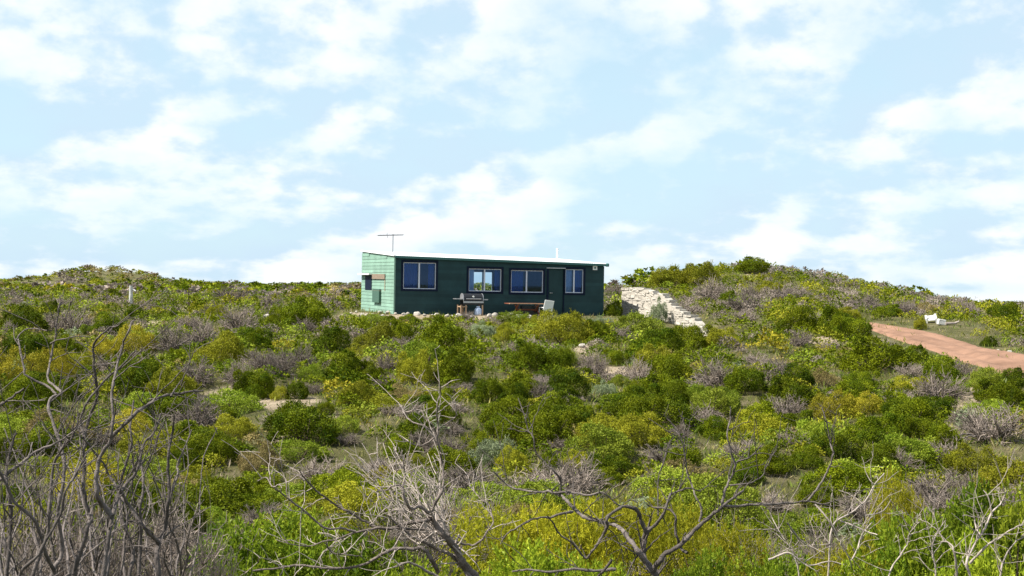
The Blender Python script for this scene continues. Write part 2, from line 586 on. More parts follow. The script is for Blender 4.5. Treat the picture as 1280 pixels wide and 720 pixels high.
def build_ground():
    xs = np.unique(np.concatenate([np.arange(-46, 46.1, 0.5), np.geomspace(46, 5200, 46), -np.geomspace(46, 5200, 46)]))
    ys = np.unique(np.concatenate([np.array([-60, -30, -15, -8]), np.arange(-4, 125, 0.5), np.geomspace(125, 6000, 90)]))
    X, Y = np.meshgrid(xs, ys)
    Z = H(X, Y)
    V = np.stack([X, Y, Z], -1).reshape(-1, 3)
    nx, ny = len(xs), len(ys)
    i, j = np.meshgrid(np.arange(nx - 1), np.arange(ny - 1))
    a = (j * nx + i).ravel()
    F = np.stack([a, a + 1, a + nx + 1, a + nx], 1)
    s = np.zeros(len(V))
    for px, py, rx, ry in SANDY:
        c = hit(px, py)
        if c is None:
            continue
        D = c[1]
        ax = rx / FPX * D * 0.8
        q = hit(px, py - ry); q2 = hit(px, py + ry)
        ay = max(0.8, min(9, ((q[1] if q is not None else D + 9) - (q2[1] if q2 is not None else D)) * 0.4))
        s = np.maximum(s, np.exp(-((V[:, 0] - c[0]) / ax) ** 2 - ((V[:, 1] - D) / ay) ** 2))
    col = np.zeros((len(V), 3)); col[:, 0] = s
    m, t, o = new_mat('sandy_soil')
    L = t.links.new
    tc = nd(t, 'ShaderNodeTexCoord')

    def noise(sc, det=6, r=0.6):
        n = nd(t, 'ShaderNodeTexNoise', inp={'Scale': sc, 'Detail': det, 'Roughness': r})
        L(tc.outputs['Object'], n.inputs['Vector'])
        return n.outputs['Fac']
    at_ = nd(t, 'ShaderNodeAttribute', attribute_name='leaf')
    sp = nd(t, 'ShaderNodeSeparateColor'); L(at_.outputs['Color'], sp.inputs[0])
    # litter and low growth between the shrubs
    r1 = nd(t, 'ShaderNodeValToRGB')
    e = r1.color_ramp.elements
    e[0].position = 0.3; e[0].color = (0.050, 0.055, 0.018, 1)
    e[1].position = 0.72; e[1].color = (0.20, 0.165, 0.10, 1)
    x = e.new(0.5); x.color = (0.105, 0.100, 0.040, 1)
    L(noise(0.9, 8, 0.7), r1.inputs[0])
    r2 = nd(t, 'ShaderNodeValToRGB')
    e = r2.color_ramp.elements
    e[0].position = 0.3; e[0].color = (0.26, 0.205, 0.135, 1)
    e[1].position = 0.7; e[1].color = (0.42, 0.345, 0.25, 1)
    L(noise(2.5), r2.inputs[0])
    f = nd(t, 'ShaderNodeMath', operation='MULTIPLY_ADD', inp={1: 1.6})
    L(sp.outputs[0], f.inputs[0]); L(noise(1.7, 8, 0.7), f.inputs[2])
    mr = nd(t, 'ShaderNodeMapRange', interpolation_type='SMOOTHSTEP', inp={'From Min': 0.72, 'From Max': 1.1})
    L(f.outputs[0], mr.inputs['Value'])
    mx = nd(t, 'ShaderNodeMix', data_type='RGBA')
    L(mr.outputs[0], mx.inputs['Factor']); L(r1.outputs[0], mx.inputs['A']); L(r2.outputs[0], mx.inputs['B'])
    p = nd(t, 'ShaderNodeBsdfPrincipled', inp={'Roughness': 0.95, 'Specular IOR Level': 0.1})
    L(mx.outputs['Result'], p.inputs['Base Color'])
    b = nd(t, 'ShaderNodeBump', inp={'Strength': 1.0, 'Distance': 0.2})
    L(noise(3.0, 10, 0.75), b.inputs['Height']); L(b.outputs[0], p.inputs['Normal'])
    L(p.outputs[0], o.inputs[0])
    g = link('ground', np_mesh('ground', V, F, col, m, True))
    tag(g, kind='structure')


build_ground()

# the dirt track on the right
UP = [(1078, 404.5), (1100, 407), (1130, 411), (1160, 417), (1190, 425), (1215, 432), (1240, 439), (1262, 443), (1280, 446)]
DN = [(1074, 408), (1092, 413), (1112, 421), (1134, 428), (1158, 435), (1184, 443), (1212, 454), (1246, 466), (1290, 478)]


def build_track():
    pu = [hit(*p) for p in UP]
    pd = [hit(*p) for p in DN]
    U = np.array([p[:2] for p in pu]); D = np.array([p[:2] for p in pd])
    # carry on past the frame and back over the rise
    e1 = (U[-1] + D[-1]) / 2 - (U[-3] + D[-3]) / 2
    e1 = e1 / np.linalg.norm(e1)
    for k in (4, 9, 16):
        U = np.vstack([U, U[-1] + e1 * 5 + np.array([0.5, 0])]); D = np.vstack([D, D[-1] + e1 * 5])
    t = np.linspace(0, len(U) - 1, 90)
    U = np.stack([np.interp(t, np.arange(len(U)), U[:, i]) for i in (0, 1)], 1)
    D = np.stack([np.interp(t, np.arange(len(D)), D[:, i]) for i in (0, 1)], 1)
    k = np.ones(9) / 9
    sm_ = lambda A: np.stack([np.convolve(np.pad(A[:, i], 4, mode='edge'), k, 'valid') for i in (0, 1)], 1)
    U, D = sm_(U), sm_(D)
    w = np.linspace(-0.12, 1.12, 19)
    P = U[:, None] * (1 - w)[None, :, None] + D[:, None] * w[None, :, None]
    zz = H(P[..., 0], P[..., 1])
    prof = 0.07 - 0.06 * np.exp(-((w - 0.28) / 0.09) ** 2) - 0.06 * np.exp(-((w - 0.72) / 0.09) ** 2) - 0.25 * (np.clip(-w, 0, 1) + np.clip(w - 1, 0, 1)) * 4
    zz = zz + prof[None] + rng.normal(size=zz.shape) * 0.006
    V = np.concatenate([P, zz[..., None]], -1).reshape(-1, 3)
    nr, nc = zz.shape
    i, j = np.meshgrid(np.arange(nc - 1), np.arange(nr - 1))
    a = (j * nc + i).ravel()
    m = mat('red_track_dirt', (0.195, 0.114, 0.077), 0.95, 0.1, var=0.36, scale=0.9, bump=0.6, bscale=6, detail=8)
    o = link('dirt_track', np_mesh('dirt_track', V, np.stack([a, a + 1, a + nc + 1, a + nc], 1), None, m, True))
    tag(o, kind='structure')
    return U, D


TU, TD = build_track()
print('track width', np.linalg.norm(TU - TD, axis=1)[::10].round(1), TU[::15].round(1).tolist())


def on_track(x, y, pad=0.3):
    c = (TU + TD) / 2
    d = np.hypot(c[:, 0] - x, c[:, 1] - y)
    i = int(np.argmin(d))
    return d[i] < np.linalg.norm(TU[i] - TD[i]) / 2 + pad


# ------------------------------------------------------------------ shack
CT, ST = math.cos(HTH), math.sin(HTH)
HP0 = np.array([HX, HY, PADZ])
AX, AY = np.array([CT, ST, 0]), np.array([-ST, CT, 0])


def on_plane(px, py, p0, n):
    d = ray(px, py)
    return d * (np.dot(p0, n) / np.dot(d, n))


def front(px, py, off=0.0):
    q = on_plane(px, py, HP0 + AY * off, AY) - HP0
    return np.dot(q, AX), q[2]


def left(px, py):
    q = on_plane(px, py, HP0, AX) - HP0
    return np.dot(q, AY), q[2]


def back(px, py):
    q = on_plane(px, py, HP0 + AY * HD, AY) - HP0
    return np.dot(q, AX), q[2]


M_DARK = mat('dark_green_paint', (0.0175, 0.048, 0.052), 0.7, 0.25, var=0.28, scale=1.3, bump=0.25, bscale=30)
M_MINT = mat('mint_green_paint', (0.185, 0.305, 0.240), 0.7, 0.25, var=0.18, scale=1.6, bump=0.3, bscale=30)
M_TRIM = mat('navy_trim_paint', (0.004, 0.010, 0.028), 0.7, 0.15)
M_FRAME = mat('white_window_frame', (0.62, 0.64, 0.72), 0.45, 0.4, var=0.05)
M_ROOF = mat('white_roof_sheet', (0.80, 0.82, 0.82), 0.45, 0.4, var=0.04, scale=3)
M_GUT = mat('gutter_green_paint', (0.035, 0.125, 0.115), 0.45, 0.4)
M_IN = mat('shack_lining', (0.20, 0.20, 0.22), 0.9, 0.1)
M_CURT = mat('blue_curtain', (0.014, 0.065, 0.33), 0.9, 0.05, var=0.15, scale=12)
M_CURTL = mat('pale_curtain', (0.42, 0.54, 0.86), 0.9, 0.05, var=0.12, scale=12)
M_TIMB = mat('weathered_timber', (0.34, 0.23, 0.15), 0.85, 0.1, var=0.35, scale=14, bump=0.4)
M_REDW = mat('red_brown_timber', (0.20, 0.07, 0.04), 0.8, 0.15, var=0.3, scale=14)
M_BLACK = mat('black_enamel', (0.012, 0.012, 0.014), 0.35, 0.5)
M_STEEL = mat('dull_steel', (0.48, 0.48, 0.50), 0.4, 0.5, metal=0.7)
M_WHITE = mat('white_plastic', (0.78, 0.78, 0.76), 0.5, 0.35, var=0.06)
M_GAS = mat('gas_bottle_paint', (0.42, 0.50, 0.66), 0.4, 0.4)
M_LIME = mat('limestone', (0.41, 0.375, 0.325), 0.95, 0.1, var=0.13, scale=5, bump=0.5, bscale=14)
M_LIMEW = mat('pale_limestone', (0.44, 0.405, 0.355), 0.95, 0.1, var=0.2, scale=6, bump=0.9, bscale=16)


def glass_mat():
    m, t, o = new_mat('window_glass')
    L = t.links.new
    tr = nd(t, 'ShaderNodeBsdfTransparent', inp={'Color': (0.80, 0.87, 0.92, 1)})
    gl = nd(t, 'ShaderNodeBsdfGlossy', inp={'Roughness': 0.02, 'Color': (0.42, 0.62, 1, 1)})
    fr = nd(t, 'ShaderNodeFresnel', inp={'IOR': 1.5})
    ms = nd(t, 'ShaderNodeMixShader')
    L(fr.outputs[0], ms.inputs[0]); L(tr.outputs[0], ms.inputs[1]); L(gl.outputs[0], ms.inputs[2])
    L(ms.outputs[0], o.inputs[0])
    return m


M_GLASS = glass_mat()


def cut_rects(u0, u1, z0, z1f, holes):
    """wall area minus rectangular holes -> rectangles (u0,u1,z0,z1)"""
    us = sorted({u0, u1, *[h[0] for h in holes], *[h[1] for h in holes]})
    out = []
    for a, b in zip(us, us[1:]):
        hs = sorted([h for h in holes if h[0] <= a + 1e-6 and h[1] >= b - 1e-6], key=lambda h: h[2])
        z = z0
        for h in hs:
            if h[2] > z + 1e-4:
                out.append((a, b, z, h[2], False))
            z = h[3]
        out.append((a, b, z, None, True))
    return out


def build_shack():
    sh = thing('shack', 'long low green shack with white skillion roof on the rise', 'shack', HP0, HTH)
    fl, fr = front(494.0, 320.0)[1], front(756.0, 330.5)[1]
    bl = left(453.0, 312.8)
    ztop = lambda u: fl + (fr - fl) * u / HL           # eaves line of the front
    rise = bl[1] - fl
    rise *= 0.82
    print('shack front heights', fl, fr, 'side', bl, 'L', front(756, 390)[0])
    T = 0.12
    # openings of the front wall, read off the photograph
    WIN = []
    for x0, y0, x1, y1 in ((504, 328.2, 544.8, 361.2), (585.8, 336, 626.5, 364.2), (638.6, 338, 678.8, 365.6), (706.6, 336.6, 729, 366.2)):
        a, zb = front(x0, (y0 + y1) / 2)[0], front((x0 + x1) / 2, y1)[1]
        b, zt = front(x1, (y0 + y1) / 2)[0], front((x0 + x1) / 2, y0)[1]
        WIN.append((a, b, zb, zt))
    d0, d1, dz = front(685.5, 360)[0], front(704.0, 360)[0], front(694, 337.0)[1]
    DOOR = (d0, d1, -0.02, dz)
    holes = WIN + [DOOR]

    def wall_piece(name, rects, y0, y1, m, par, ztop_):
        b = MB()
        for a, c, z0, z1, top in rects:
            if top:
                b.prism([(a, y0, z0), (c, y0, z0), (c, y0, ztop_(c)), (a, y0, ztop_(a))], (0, y1 - y0, 0))
            else:
                b.box((a, y0, z0), (c, y1, z1))
        return b.build(name, m, par)
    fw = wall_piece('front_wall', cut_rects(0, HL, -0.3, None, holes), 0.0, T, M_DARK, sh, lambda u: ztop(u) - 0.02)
    # courses of the front, each piece proud of the wall by two centimetres
    ch = 0.152
    k = 0
    while True:
        z0, z1 = 0.0 + k * ch, (k + 1) * ch - 0.0035
        k += 1
        if z1 > max(fl, fr) - 0.1:
            break
        cuts = [(h[0] - 0.10, h[1] + 0.10) for h in holes if h[2] - 0.10 < z1 and h[3] + 0.10 > z0]
        cuts.sort()
        a = -0.02
        segs = []
        for c0, c1 in cuts:
            if c0 > a + 0.05:
                segs.append((a, c0))
            a = max(a, c1)
        segs.append((a, HL + 0.02))
        for s0, s1 in segs:
            # stop the course where the eaves come down
            if z1 > ztop(s1) - 0.03:
                s1 = min(s1, (z1 + 0.03 - fl) / (fr - fl) * HL if fr < fl else s1)
            if s1 - s0 > 0.1:
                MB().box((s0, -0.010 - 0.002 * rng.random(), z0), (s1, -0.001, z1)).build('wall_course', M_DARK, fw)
    # side wall
    sidetop = lambda v: fl + rise * v / HD
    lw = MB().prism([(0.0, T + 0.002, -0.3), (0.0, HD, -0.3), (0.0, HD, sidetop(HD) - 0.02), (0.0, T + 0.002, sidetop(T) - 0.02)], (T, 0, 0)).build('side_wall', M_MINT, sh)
    k = 0
    while True:
        z0 = k * ch; z1 = z0 + ch - 0.014
        k += 1
        if z0 > sidetop(HD) - 0.1:
            break
        v0 = 0.0
        if z1 > fl - 0.03:
            v0 = (z1 + 0.03 - fl) / rise * HD
        if HD - v0 > 0.15:
            # board face leans out a little at its foot, like lapped cladding
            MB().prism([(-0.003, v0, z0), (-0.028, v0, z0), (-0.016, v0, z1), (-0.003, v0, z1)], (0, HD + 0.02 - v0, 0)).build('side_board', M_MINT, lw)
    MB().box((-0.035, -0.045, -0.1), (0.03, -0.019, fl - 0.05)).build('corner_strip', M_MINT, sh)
    # back wall with the window one sees through the shack, right wall
    bx0, bz1 = back(590.5, 340.0); bx1, bz0 = back(615.0, 366.5)
    bt = lambda u: sidetop(HD) + (fr - fl) * u / HL
    bw = wall_piece('back_wall', cut_rects(T + 0.002, HL - T - 0.002, -0.3, None, [(bx0, bx1, max(bz0, 0.4), bz1)]), HD - T, HD - 0.001, M_IN, sh, lambda u: bt(u) - 0.03)
    f = MB()
    for a, b in (((bx0, bz0), (bx0 + 0.04, bz1)), ((bx1 - 0.04, bz0), (bx1, bz1)), (((bx0 + bx1) / 2 - 0.03, bz0), ((bx0 + bx1) / 2 + 0.03, bz1))):
        f.box((a[0], HD - 0.09, a[1]), (b[0], HD - 0.04, b[1]))
    f.build('back_window_frame', M_FRAME, bw)
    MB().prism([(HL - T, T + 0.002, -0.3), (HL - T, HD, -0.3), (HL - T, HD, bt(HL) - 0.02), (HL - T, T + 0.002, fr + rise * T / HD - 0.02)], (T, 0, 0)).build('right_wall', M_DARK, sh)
    MB().box((T, T, -0.25), (HL - T, HD - T, 0.02)).build('floor_slab', M_IN, sh)
    # roof: corrugated sheet, ribs run up the slope
    nu = 300
    us = np.linspace(-0.05, HL + 0.10, nu)
    V, F = [], []
    for vi, (v, dz_) in enumerate(((-0.10, 0), (HD + 0.12, 0))):
        for low in (0, 1):
            for u in us:
                z = fl + (fr - fl) * u / HL + rise * v / HD + 0.035 + 0.012 * math.sin(u / 0.10 * 2 * math.pi) - low * 0.03
                V.append((u, v, z))
    V = np.array(V)
    i = np.arange(nu - 1)
    A, B, C, D = i, i + nu, i + 2 * nu, i + 3 * nu      # front top, front low, back top, back low
    F = np.concatenate([np.stack([A, A + 1, C + 1, C], 1), np.stack([B, D, D + 1, B + 1], 1), np.stack([A, B, B + 1, A + 1], 1), np.stack([C, C + 1, D + 1, D], 1)])
    e = np.array([[0, 2 * nu, 3 * nu, nu], [nu - 1, 2 * nu - 1, 4 * nu - 1, 3 * nu - 1]])
    rf = link('roof', np_mesh('roof', V, np.concatenate([F, e]), None, M_ROOF), sh)
    # barge capping along the left slope
    MB().prism([(-0.065, -0.1, fl + 0.0), (-0.065, HD + 0.1, fl + rise * 1.02 + 0.0), (-0.065, HD + 0.1, fl + rise * 1.02 + 0.065), (-0.065, -0.1, fl + 0.062)], (0.055, 0, 0)).build('barge_capping', M_ROOF, rf)
    # gutter
    g = MB().prism([(0.0, -0.125, ztop(0) - 0.085), (0.0, -0.03, ztop(0) - 0.085), (0.0, -0.03, ztop(0) - 0.005), (0.0, -0.125, ztop(0) + 0.012)], (HL + 0.12, 0, fr - fl)).build('gutter', M_GUT, sh)
    MB().lathe([(0.075, -0.075), (0.085, -0.03), (0.085, 0.05), (0.05, 0.08)], (HL + 0.14, -0.09, fr - 0.03), 10).build('gutter_end_cap', M_GUT, g)
    # flue
    q = front(696.5, 321, 1.5)
    MB().bar((q[0], 1.5, q[1] - 0.25), (q[0], 1.5, front(696.5, 311.5, 1.5)[1]), 0.045, 10).bar((q[0], 1.5, front(696.5, 311.5, 1.5)[1]), (q[0], 1.5, front(696.5, 310.3, 1.5)[1]), 0.055, 10).build('flue_pipe', M_WHITE, rf)
    # windows
    curt = [  # (from, to, colour) as fractions of the width
        [(0.02, 0.46, M_CURT), (0.80, 0.99, M_CURT)],
        [(0.02, 0.20, M_CURTL), (0.84, 0.99, M_CURT)],
        [(0.02, 0.42, M_CURT)],
        [(0.0, 0.46, M_CURTL), (0.54, 1.0, M_CURT)]]
    for (a, b, zb, zt), cs in zip(WIN, curt):
        w = MB()
        fw_ = 0.032
        for x0, x1, z0, z1 in ((a, a + fw_, zb, zt), (b - fw_, b, zb, zt), (a + fw_, b - fw_, zb, zb + fw_), (a + fw_, b - fw_, zt - fw_, zt)):
            w.box((x0, 0.012, z0), (x1, 0.075, z1))
        mid = a + (b - a) * 0.49
        w.box((mid - 0.03, 0.014, zb + fw_), (mid + 0.03, 0.070, zt - fw_))
        wo = w.build('window', M_FRAME, sh)
        for x0, x1, yy in ((a + fw_, mid - 0.03, 0.050), (mid + 0.03, b - fw_, 0.036)):
            MB().box((x0, yy, zb + fw_), (x1, yy + 0.006, zt - fw_)).build('pane', M_GLASS, wo)
        for c0, c1, cm in cs:
            x0, x1 = a + (b - a) * c0, a + (b - a) * c1
            n = max(12, int((x1 - x0) / 0.02))
            xs = np.linspace(x0, x1, n)
            yy = 0.19 + 0.012 * np.sin((xs - x0) / 0.13 * 2 * np.pi) + 0.008 * rng.normal(size=n)
            V = np.array([(x, y, z) for z in (zb - 0.08, zt + 0.04) for x, y in zip(xs, yy)] + [(x, y + 0.006, z) for z in (zb - 0.08, zt + 0.04) for x, y in zip(xs, yy)])
            i = np.arange(n - 1)
            Fq = np.concatenate([np.stack([i, i + 1, i + n + 1, i + n], 1), np.stack([i + 2 * n + 1, i + 2 * n, i + 3 * n, i + 3 * n + 1], 1)])
            link('curtain', np_mesh('curtain', V, Fq, None, cm, True), wo)
        t = MB()
        tw = 0.095
        for x0, x1, z0, z1 in ((a - tw, a, zb - tw, zt + tw), (b, b + tw, zb - tw, zt + tw), (a, b, zt, zt + tw), (a, b, zb - tw, zb)):
            t.box((x0, -0.03, z0), (x1, 0.008, z1))
        t.build('trim', M_TRIM, wo)
    # small things standing on the sill of the third window
    a, b, zb, zt = WIN[2]
    # door
    a, b, zb, zt = DOOR
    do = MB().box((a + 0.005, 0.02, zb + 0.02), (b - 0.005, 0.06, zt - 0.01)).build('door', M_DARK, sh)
    MB().bar((a + 0.09, -0.03, 1.02), (a + 0.09, 0.02, 1.02), 0.025, 8).bar((a + 0.09, -0.03, 1.02), (a + 0.2, -0.03, 1.02), 0.012, 8).build('handle', M_STEEL, do)
    t = MB()
    t.box((a - 0.09, -0.03, zb), (a, 0.015, zt + 0.05)).box((b, -0.03, zb), (b + 0.045, 0.015, zt + 0.05))
    t.build('door_jamb', M_TRIM, do)
    MB().box((a - 0.12, -0.06, zt + 0.052), (b + 0.09, 0.0, zt + 0.085)).build('door_drip_strip', M_STEEL, do)
    # vent on the right
    v0, vz1 = front(740.8, 332.0); v1, vz0 = front(746.0, 337.6)
    ve = MB().box((v0, -0.05, vz0), (v1, -0.017, vz1)).build('wall_vent', M_WHITE, sh)
    MB().box((v0 + 0.06, -0.056, vz0 + 0.06), (v1 - 0.06, -0.049, vz1 - 0.06)).build('vent_grille', M_GUT, ve)
    # hatch, ledge, timber board and box on the mint side wall
    P = lambda px, py: left(px, py)
    a = P(457.5, 344.0); b = P(465.3, 362.5)
    hv = MB().box((-0.04, min(a[0], b[0]), min(a[1], b[1])), (-0.022, max(a[0], b[0]), max(a[1], b[1]))).build('side_hatch', M_TRIM, sh)
    a = P(452.5, 341.6); b = P(466.5, 343.6)
    MB().box((-0.22, min(a[0], b[0]), min(a[1], b[1])), (-0.025, max(a[0], b[0]), max(a[1], b[1]))).build('hatch_ledge', M_WHITE, hv)
    a = P(466.8, 342.5); b = P(482.5, 349.0)
    tb = MB().box((-0.07, min(a[0], b[0]), min(a[1], b[1])), (-0.024, max(a[0], b[0]), max(a[1], b[1]))).build('timber_board', mat('grey_brown_board', (0.24, 0.19, 0.145), 0.85, 0.1, var=0.35, scale=12), sh)
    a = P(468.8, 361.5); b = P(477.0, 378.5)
    mb = MB().box((-0.13, min(a[0], b[0]), min(a[1], b[1])), (-0.024, max(a[0], b[0]), max(a[1], b[1]))).build('dark_green_box', mat('box_green_paint', (0.055, 0.110, 0.085), 0.6, 0.2), sh)  # plain dark green box, low on the side wall
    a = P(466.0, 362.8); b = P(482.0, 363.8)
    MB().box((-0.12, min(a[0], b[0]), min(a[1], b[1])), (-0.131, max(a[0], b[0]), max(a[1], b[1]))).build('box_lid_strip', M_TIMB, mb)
    a = P(482.3, 349.2); b = P(481.9, 363.6)
    MB().box((-0.05, a[0] - 0.02, b[1]), (-0.028, a[0] + 0.02, a[1])).build('conduit', M_TIMB, sh)
    return sh, fl


shack, FL = build_shack()


def W(u, v, z=0.0):
    """shack coordinates to world"""
    return HP0 + AX * u + AY * v + np.array([0, 0, z])


M_AER = mat('aerial_metal', (0.11, 0.11, 0.12), 0.5, 0.3)


def ant():
    # television aerial above the left end of the roof
    v = 2.4
    u, z0 = front(491, 314.8, v)
    zt = front(490.5, 294.2, v)[1]
    t = thing('television_aerial', 'thin television aerial on a mast above the left end of the roof', 'aerial', W(u, v, z0 - 0.08), HTH)
    h = zt - z0 + 0.08
    MB().bar((0, 0, 0), (0, 0, h + 0.06), 0.017, 6).build('mast', M_AER, t)
    s = front(504, 295, v)[0] - front(472.5, 296, v)[0]
    l, r_ = front(472.3, 296, v)[0] - u, front(504, 294, v)[0] - u
    MB().bar((l, 0, h - 0.03), (r_, 0, h + 0.03), 0.016, 6).build('boom', M_AER, t)
    for k, f_ in enumerate(np.linspace(0.04, 0.97, 9)):
        x = l + (r_ - l) * f_
        L_ = 0.42 - 0.02 * k
        zc = h - 0.03 + 0.06 * f_
        MB().bar((x, -L_, zc + 0.02), (x, L_, zc + 0.02), 0.008, 5).build('element', M_AER, t)
    for f_, zz in ((0.37, 0.11), (0.39, -0.11)):
        MB().bar((l + (r_ - l) * f_, 0, h), (l + (r_ - l) * f_, 0.05, h + zz), 0.010, 5).build('reflector_arm', M_AER, t)


ant()


def barbecue():
    u0 = front(568, 385, -1.0)[0]; u1 = front(607, 385, -1.0)[0]
    c = W((u0 + u1) / 2, -1.0)
    t = thing('barbecue', 'black hooded gas barbecue on a trolley against the dark green wall', 'barbecue', c, HTH)
    s = (u1 - u0) / 2
    X = lambda px: front(px, 380, -1.0)[0] - (u0 + u1) / 2
    Z = lambda py: front(588, py, -1.0)[1]
    zt = Z(375.5)
    MB().box((X(577), -0.26, Z(381)), (X(603), 0.26, zt)).build('firebox', M_BLACK, t, bevel=0.02)
    a, b = X(577.5), X(601.5)
    n = 8
    prof = [(-0.25, 0)] + [(-0.25 * math.cos(math.pi * i / n), (Z(367) - zt) * math.sin(math.pi * i / n) ** 0.7) for i in range(1, n)] + [(0.25, 0)]
    hd = MB().prism([(a, y, zt + 0.004 + z) for y, z in prof], (b - a, 0, 0)).build('hood', M_BLACK, t)
    for x0 in (a - 0.02, b + 0.001):
        MB().prism([(x0, y * 1.04, zt + 0.004 + z * 1.04) for y, z in prof], (0.02, 0, 0)).build('hood_end', M_STEEL, hd)
    MB().bar((a + 0.1, -0.29, zt + 0.07), (b - 0.1, -0.29, zt + 0.07), 0.015, 8).build('handle', M_STEEL, hd)
    MB().bar((a + (b - a) * .5, -0.27, zt + 0.17), (a + (b - a) * .5, -0.225, zt + 0.17), 0.04, 10).build('thermometer', M_WHITE, hd)
    MB().box((X(577), -0.275, Z(378.5)), (X(602), -0.262, Z(376.5))).build('control_panel', M_STEEL, t)
    MB().box((X(568), -0.22, Z(374.2)), (X(576.6), 0.22, Z(373.2))).build('side_shelf', M_STEEL, t)
    MB().box((X(603.3), -0.22, Z(374.8)), (X(608), 0.22, Z(373.8))).build('side_shelf', M_STEEL, t)
    for x in (X(574.5), X(580.5), X(601)):
        for y in (-0.22, 0.22):
            MB().box((x - 0.03, y - 0.03, 0.0), (x + 0.03, y + 0.03, Z(381.2))).build('leg', M_TIMB, t)
    MB().box((X(574), -0.24, Z(384)), (X(582), 0.24, Z(382.6))).build('stretcher_shelf', M_TIMB, t)
    g = W(front(597, 390, -1.15)[0], -1.2)
    k = thing('gas_bottle', 'pale blue gas bottle standing under the barbecue', 'gas bottle', g, 0)
    MB().lathe([(0.11, 0.0), (0.15, 0.04), (0.155, 0.1), (0.155, 0.26), (0.12, 0.32), (0.05, 0.35)], n=16).build('bottle_body', M_GAS, k, smooth=True)
    MB().lathe([(0.08, 0.35), (0.08, 0.40), (0.07, 0.41)], n=12).build('collar', M_GAS, k)


barbecue()


def table_and_chair():
    u0 = front(634, 378, -1.2)[0]; u1 = front(679, 380, -1.2)[0]
    c = W((u0 + u1) / 2, -1.2)
    t = thing('trestle_table', 'dark trestle table with crossed red-brown legs below the third window', 'table', c, HTH)
    zt = front(655, 379, -1.2)[1]
    h = (u1 - u0) / 2
    for i in range(5):
        y = -0.36 + i * 0.15
        MB().box((-h, y, zt - 0.035), (h, y + 0.14, zt)).build('plank', M_TIMB if i == 0 else M_REDW, t)
    for sx in (-h + 0.45, h - 0.3):
        for y0, y1 in ((-0.33, 0.36), (0.36, -0.33)):
            MB().bar((sx + (0.04 if y0 < 0 else -0.04), y0, 0.0), (sx + (0.04 if y0 < 0 else -0.04), y1, zt - 0.036), 0.035, 6).build('leg', M_REDW, t)
    MB().box((-h + 0.45, -0.03, zt * 0.5 - 0.03), (h - 0.3, 0.03, zt * 0.5 + 0.03)).build('rail', M_REDW, t)
    # crate pushed under it
    b = W(front(664, 388, -0.9)[0], -0.85)
    k = thing('plastic_crate', 'dark crate pushed under the trestle table by the wall', 'crate', b, HTH)
    MB().box((-0.5, -0.25, 0), (0.5, 0.25, 0.05)).build('base', M_BLACK, k)
    for i in range(4):
        z = 0.06 + i * 0.10
        for (x0, y0, x1, y1) in ((-0.5, -0.25, 0.5, -0.22), (-0.5, 0.22, 0.5, 0.25), (-0.5, -0.22, -0.47, 0.22), (0.47, -0.22, 0.5, 0.22)):
            MB().box((x0, y0, z), (x1, y1, z + 0.085)).build('side_slat', M_BLACK, k)
    # white chair
    b = W(front(682, 388, -1.5)[0], -1.5)
    k = thing('garden_chair', 'white plastic garden chair with tilted solid back before the door', 'chair', b, HTH + R(8))
    zb, zt = 0.40, front(682, 375.2, -1.5)[1]
    w = 0.235
    MB().box((-w, -0.22, zb - 0.03), (w, 0.22, zb)).build('seat', M_WHITE, k, bevel=0.008)
    lean = Matrix.Rotation(R(7), 3, 'Y') @ Matrix.Rotation(R(10), 3, 'X')
    MB().box((-w, -0.25, 0.22), (w, -0.22, zt), rot=lean, piv=(0, -0.235, zb)).build('backrest', M_WHITE, k, bevel=0.008)
    for x in (-w + 0.03, w - 0.03):
        for y in (-0.19, 0.19):
            MB().bar((x * 1.1, y * 1.1, 0), (x, y, zb - 0.031), 0.022, 6).build('leg', M_WHITE, k)


table_and_chair()


# ------------------------------------------------------------------ stones
def rock_mesh(name, seed, m, sub=2, flat=0.75, amp=0.28):
    r = np.random.default_rng(seed)
    bm = bmesh.new()
    bmesh.ops.create_icosphere(bm, subdivisions=sub, radius=1)
    dirs = unit(r.normal(size=(7, 3))); off = r.uniform(0.55, 0.95, 7)
    for v in bm.verts:
        p = np.array(v.co)
        for d, o in zip(dirs, off):          # chip flat faces
            k = p @ d
            if k > o:
                p = p - d * (k - o) * 0.85
        p = p * (1 + amp * 0.3 * math.sin(5 * p[0] + 3 * p[1] + seed) * math.sin(4 * p[2] + seed))
        v.co = p * np.array([1, 0.85, flat])
    me = bpy.data.meshes.new(name)
    bm.to_mesh(me); bm.free()
    me.materials.append(m)
    return me


ROCKS = [rock_mesh('limestone_rock', 40 + i, M_LIMEW, 2) for i in range(6)]


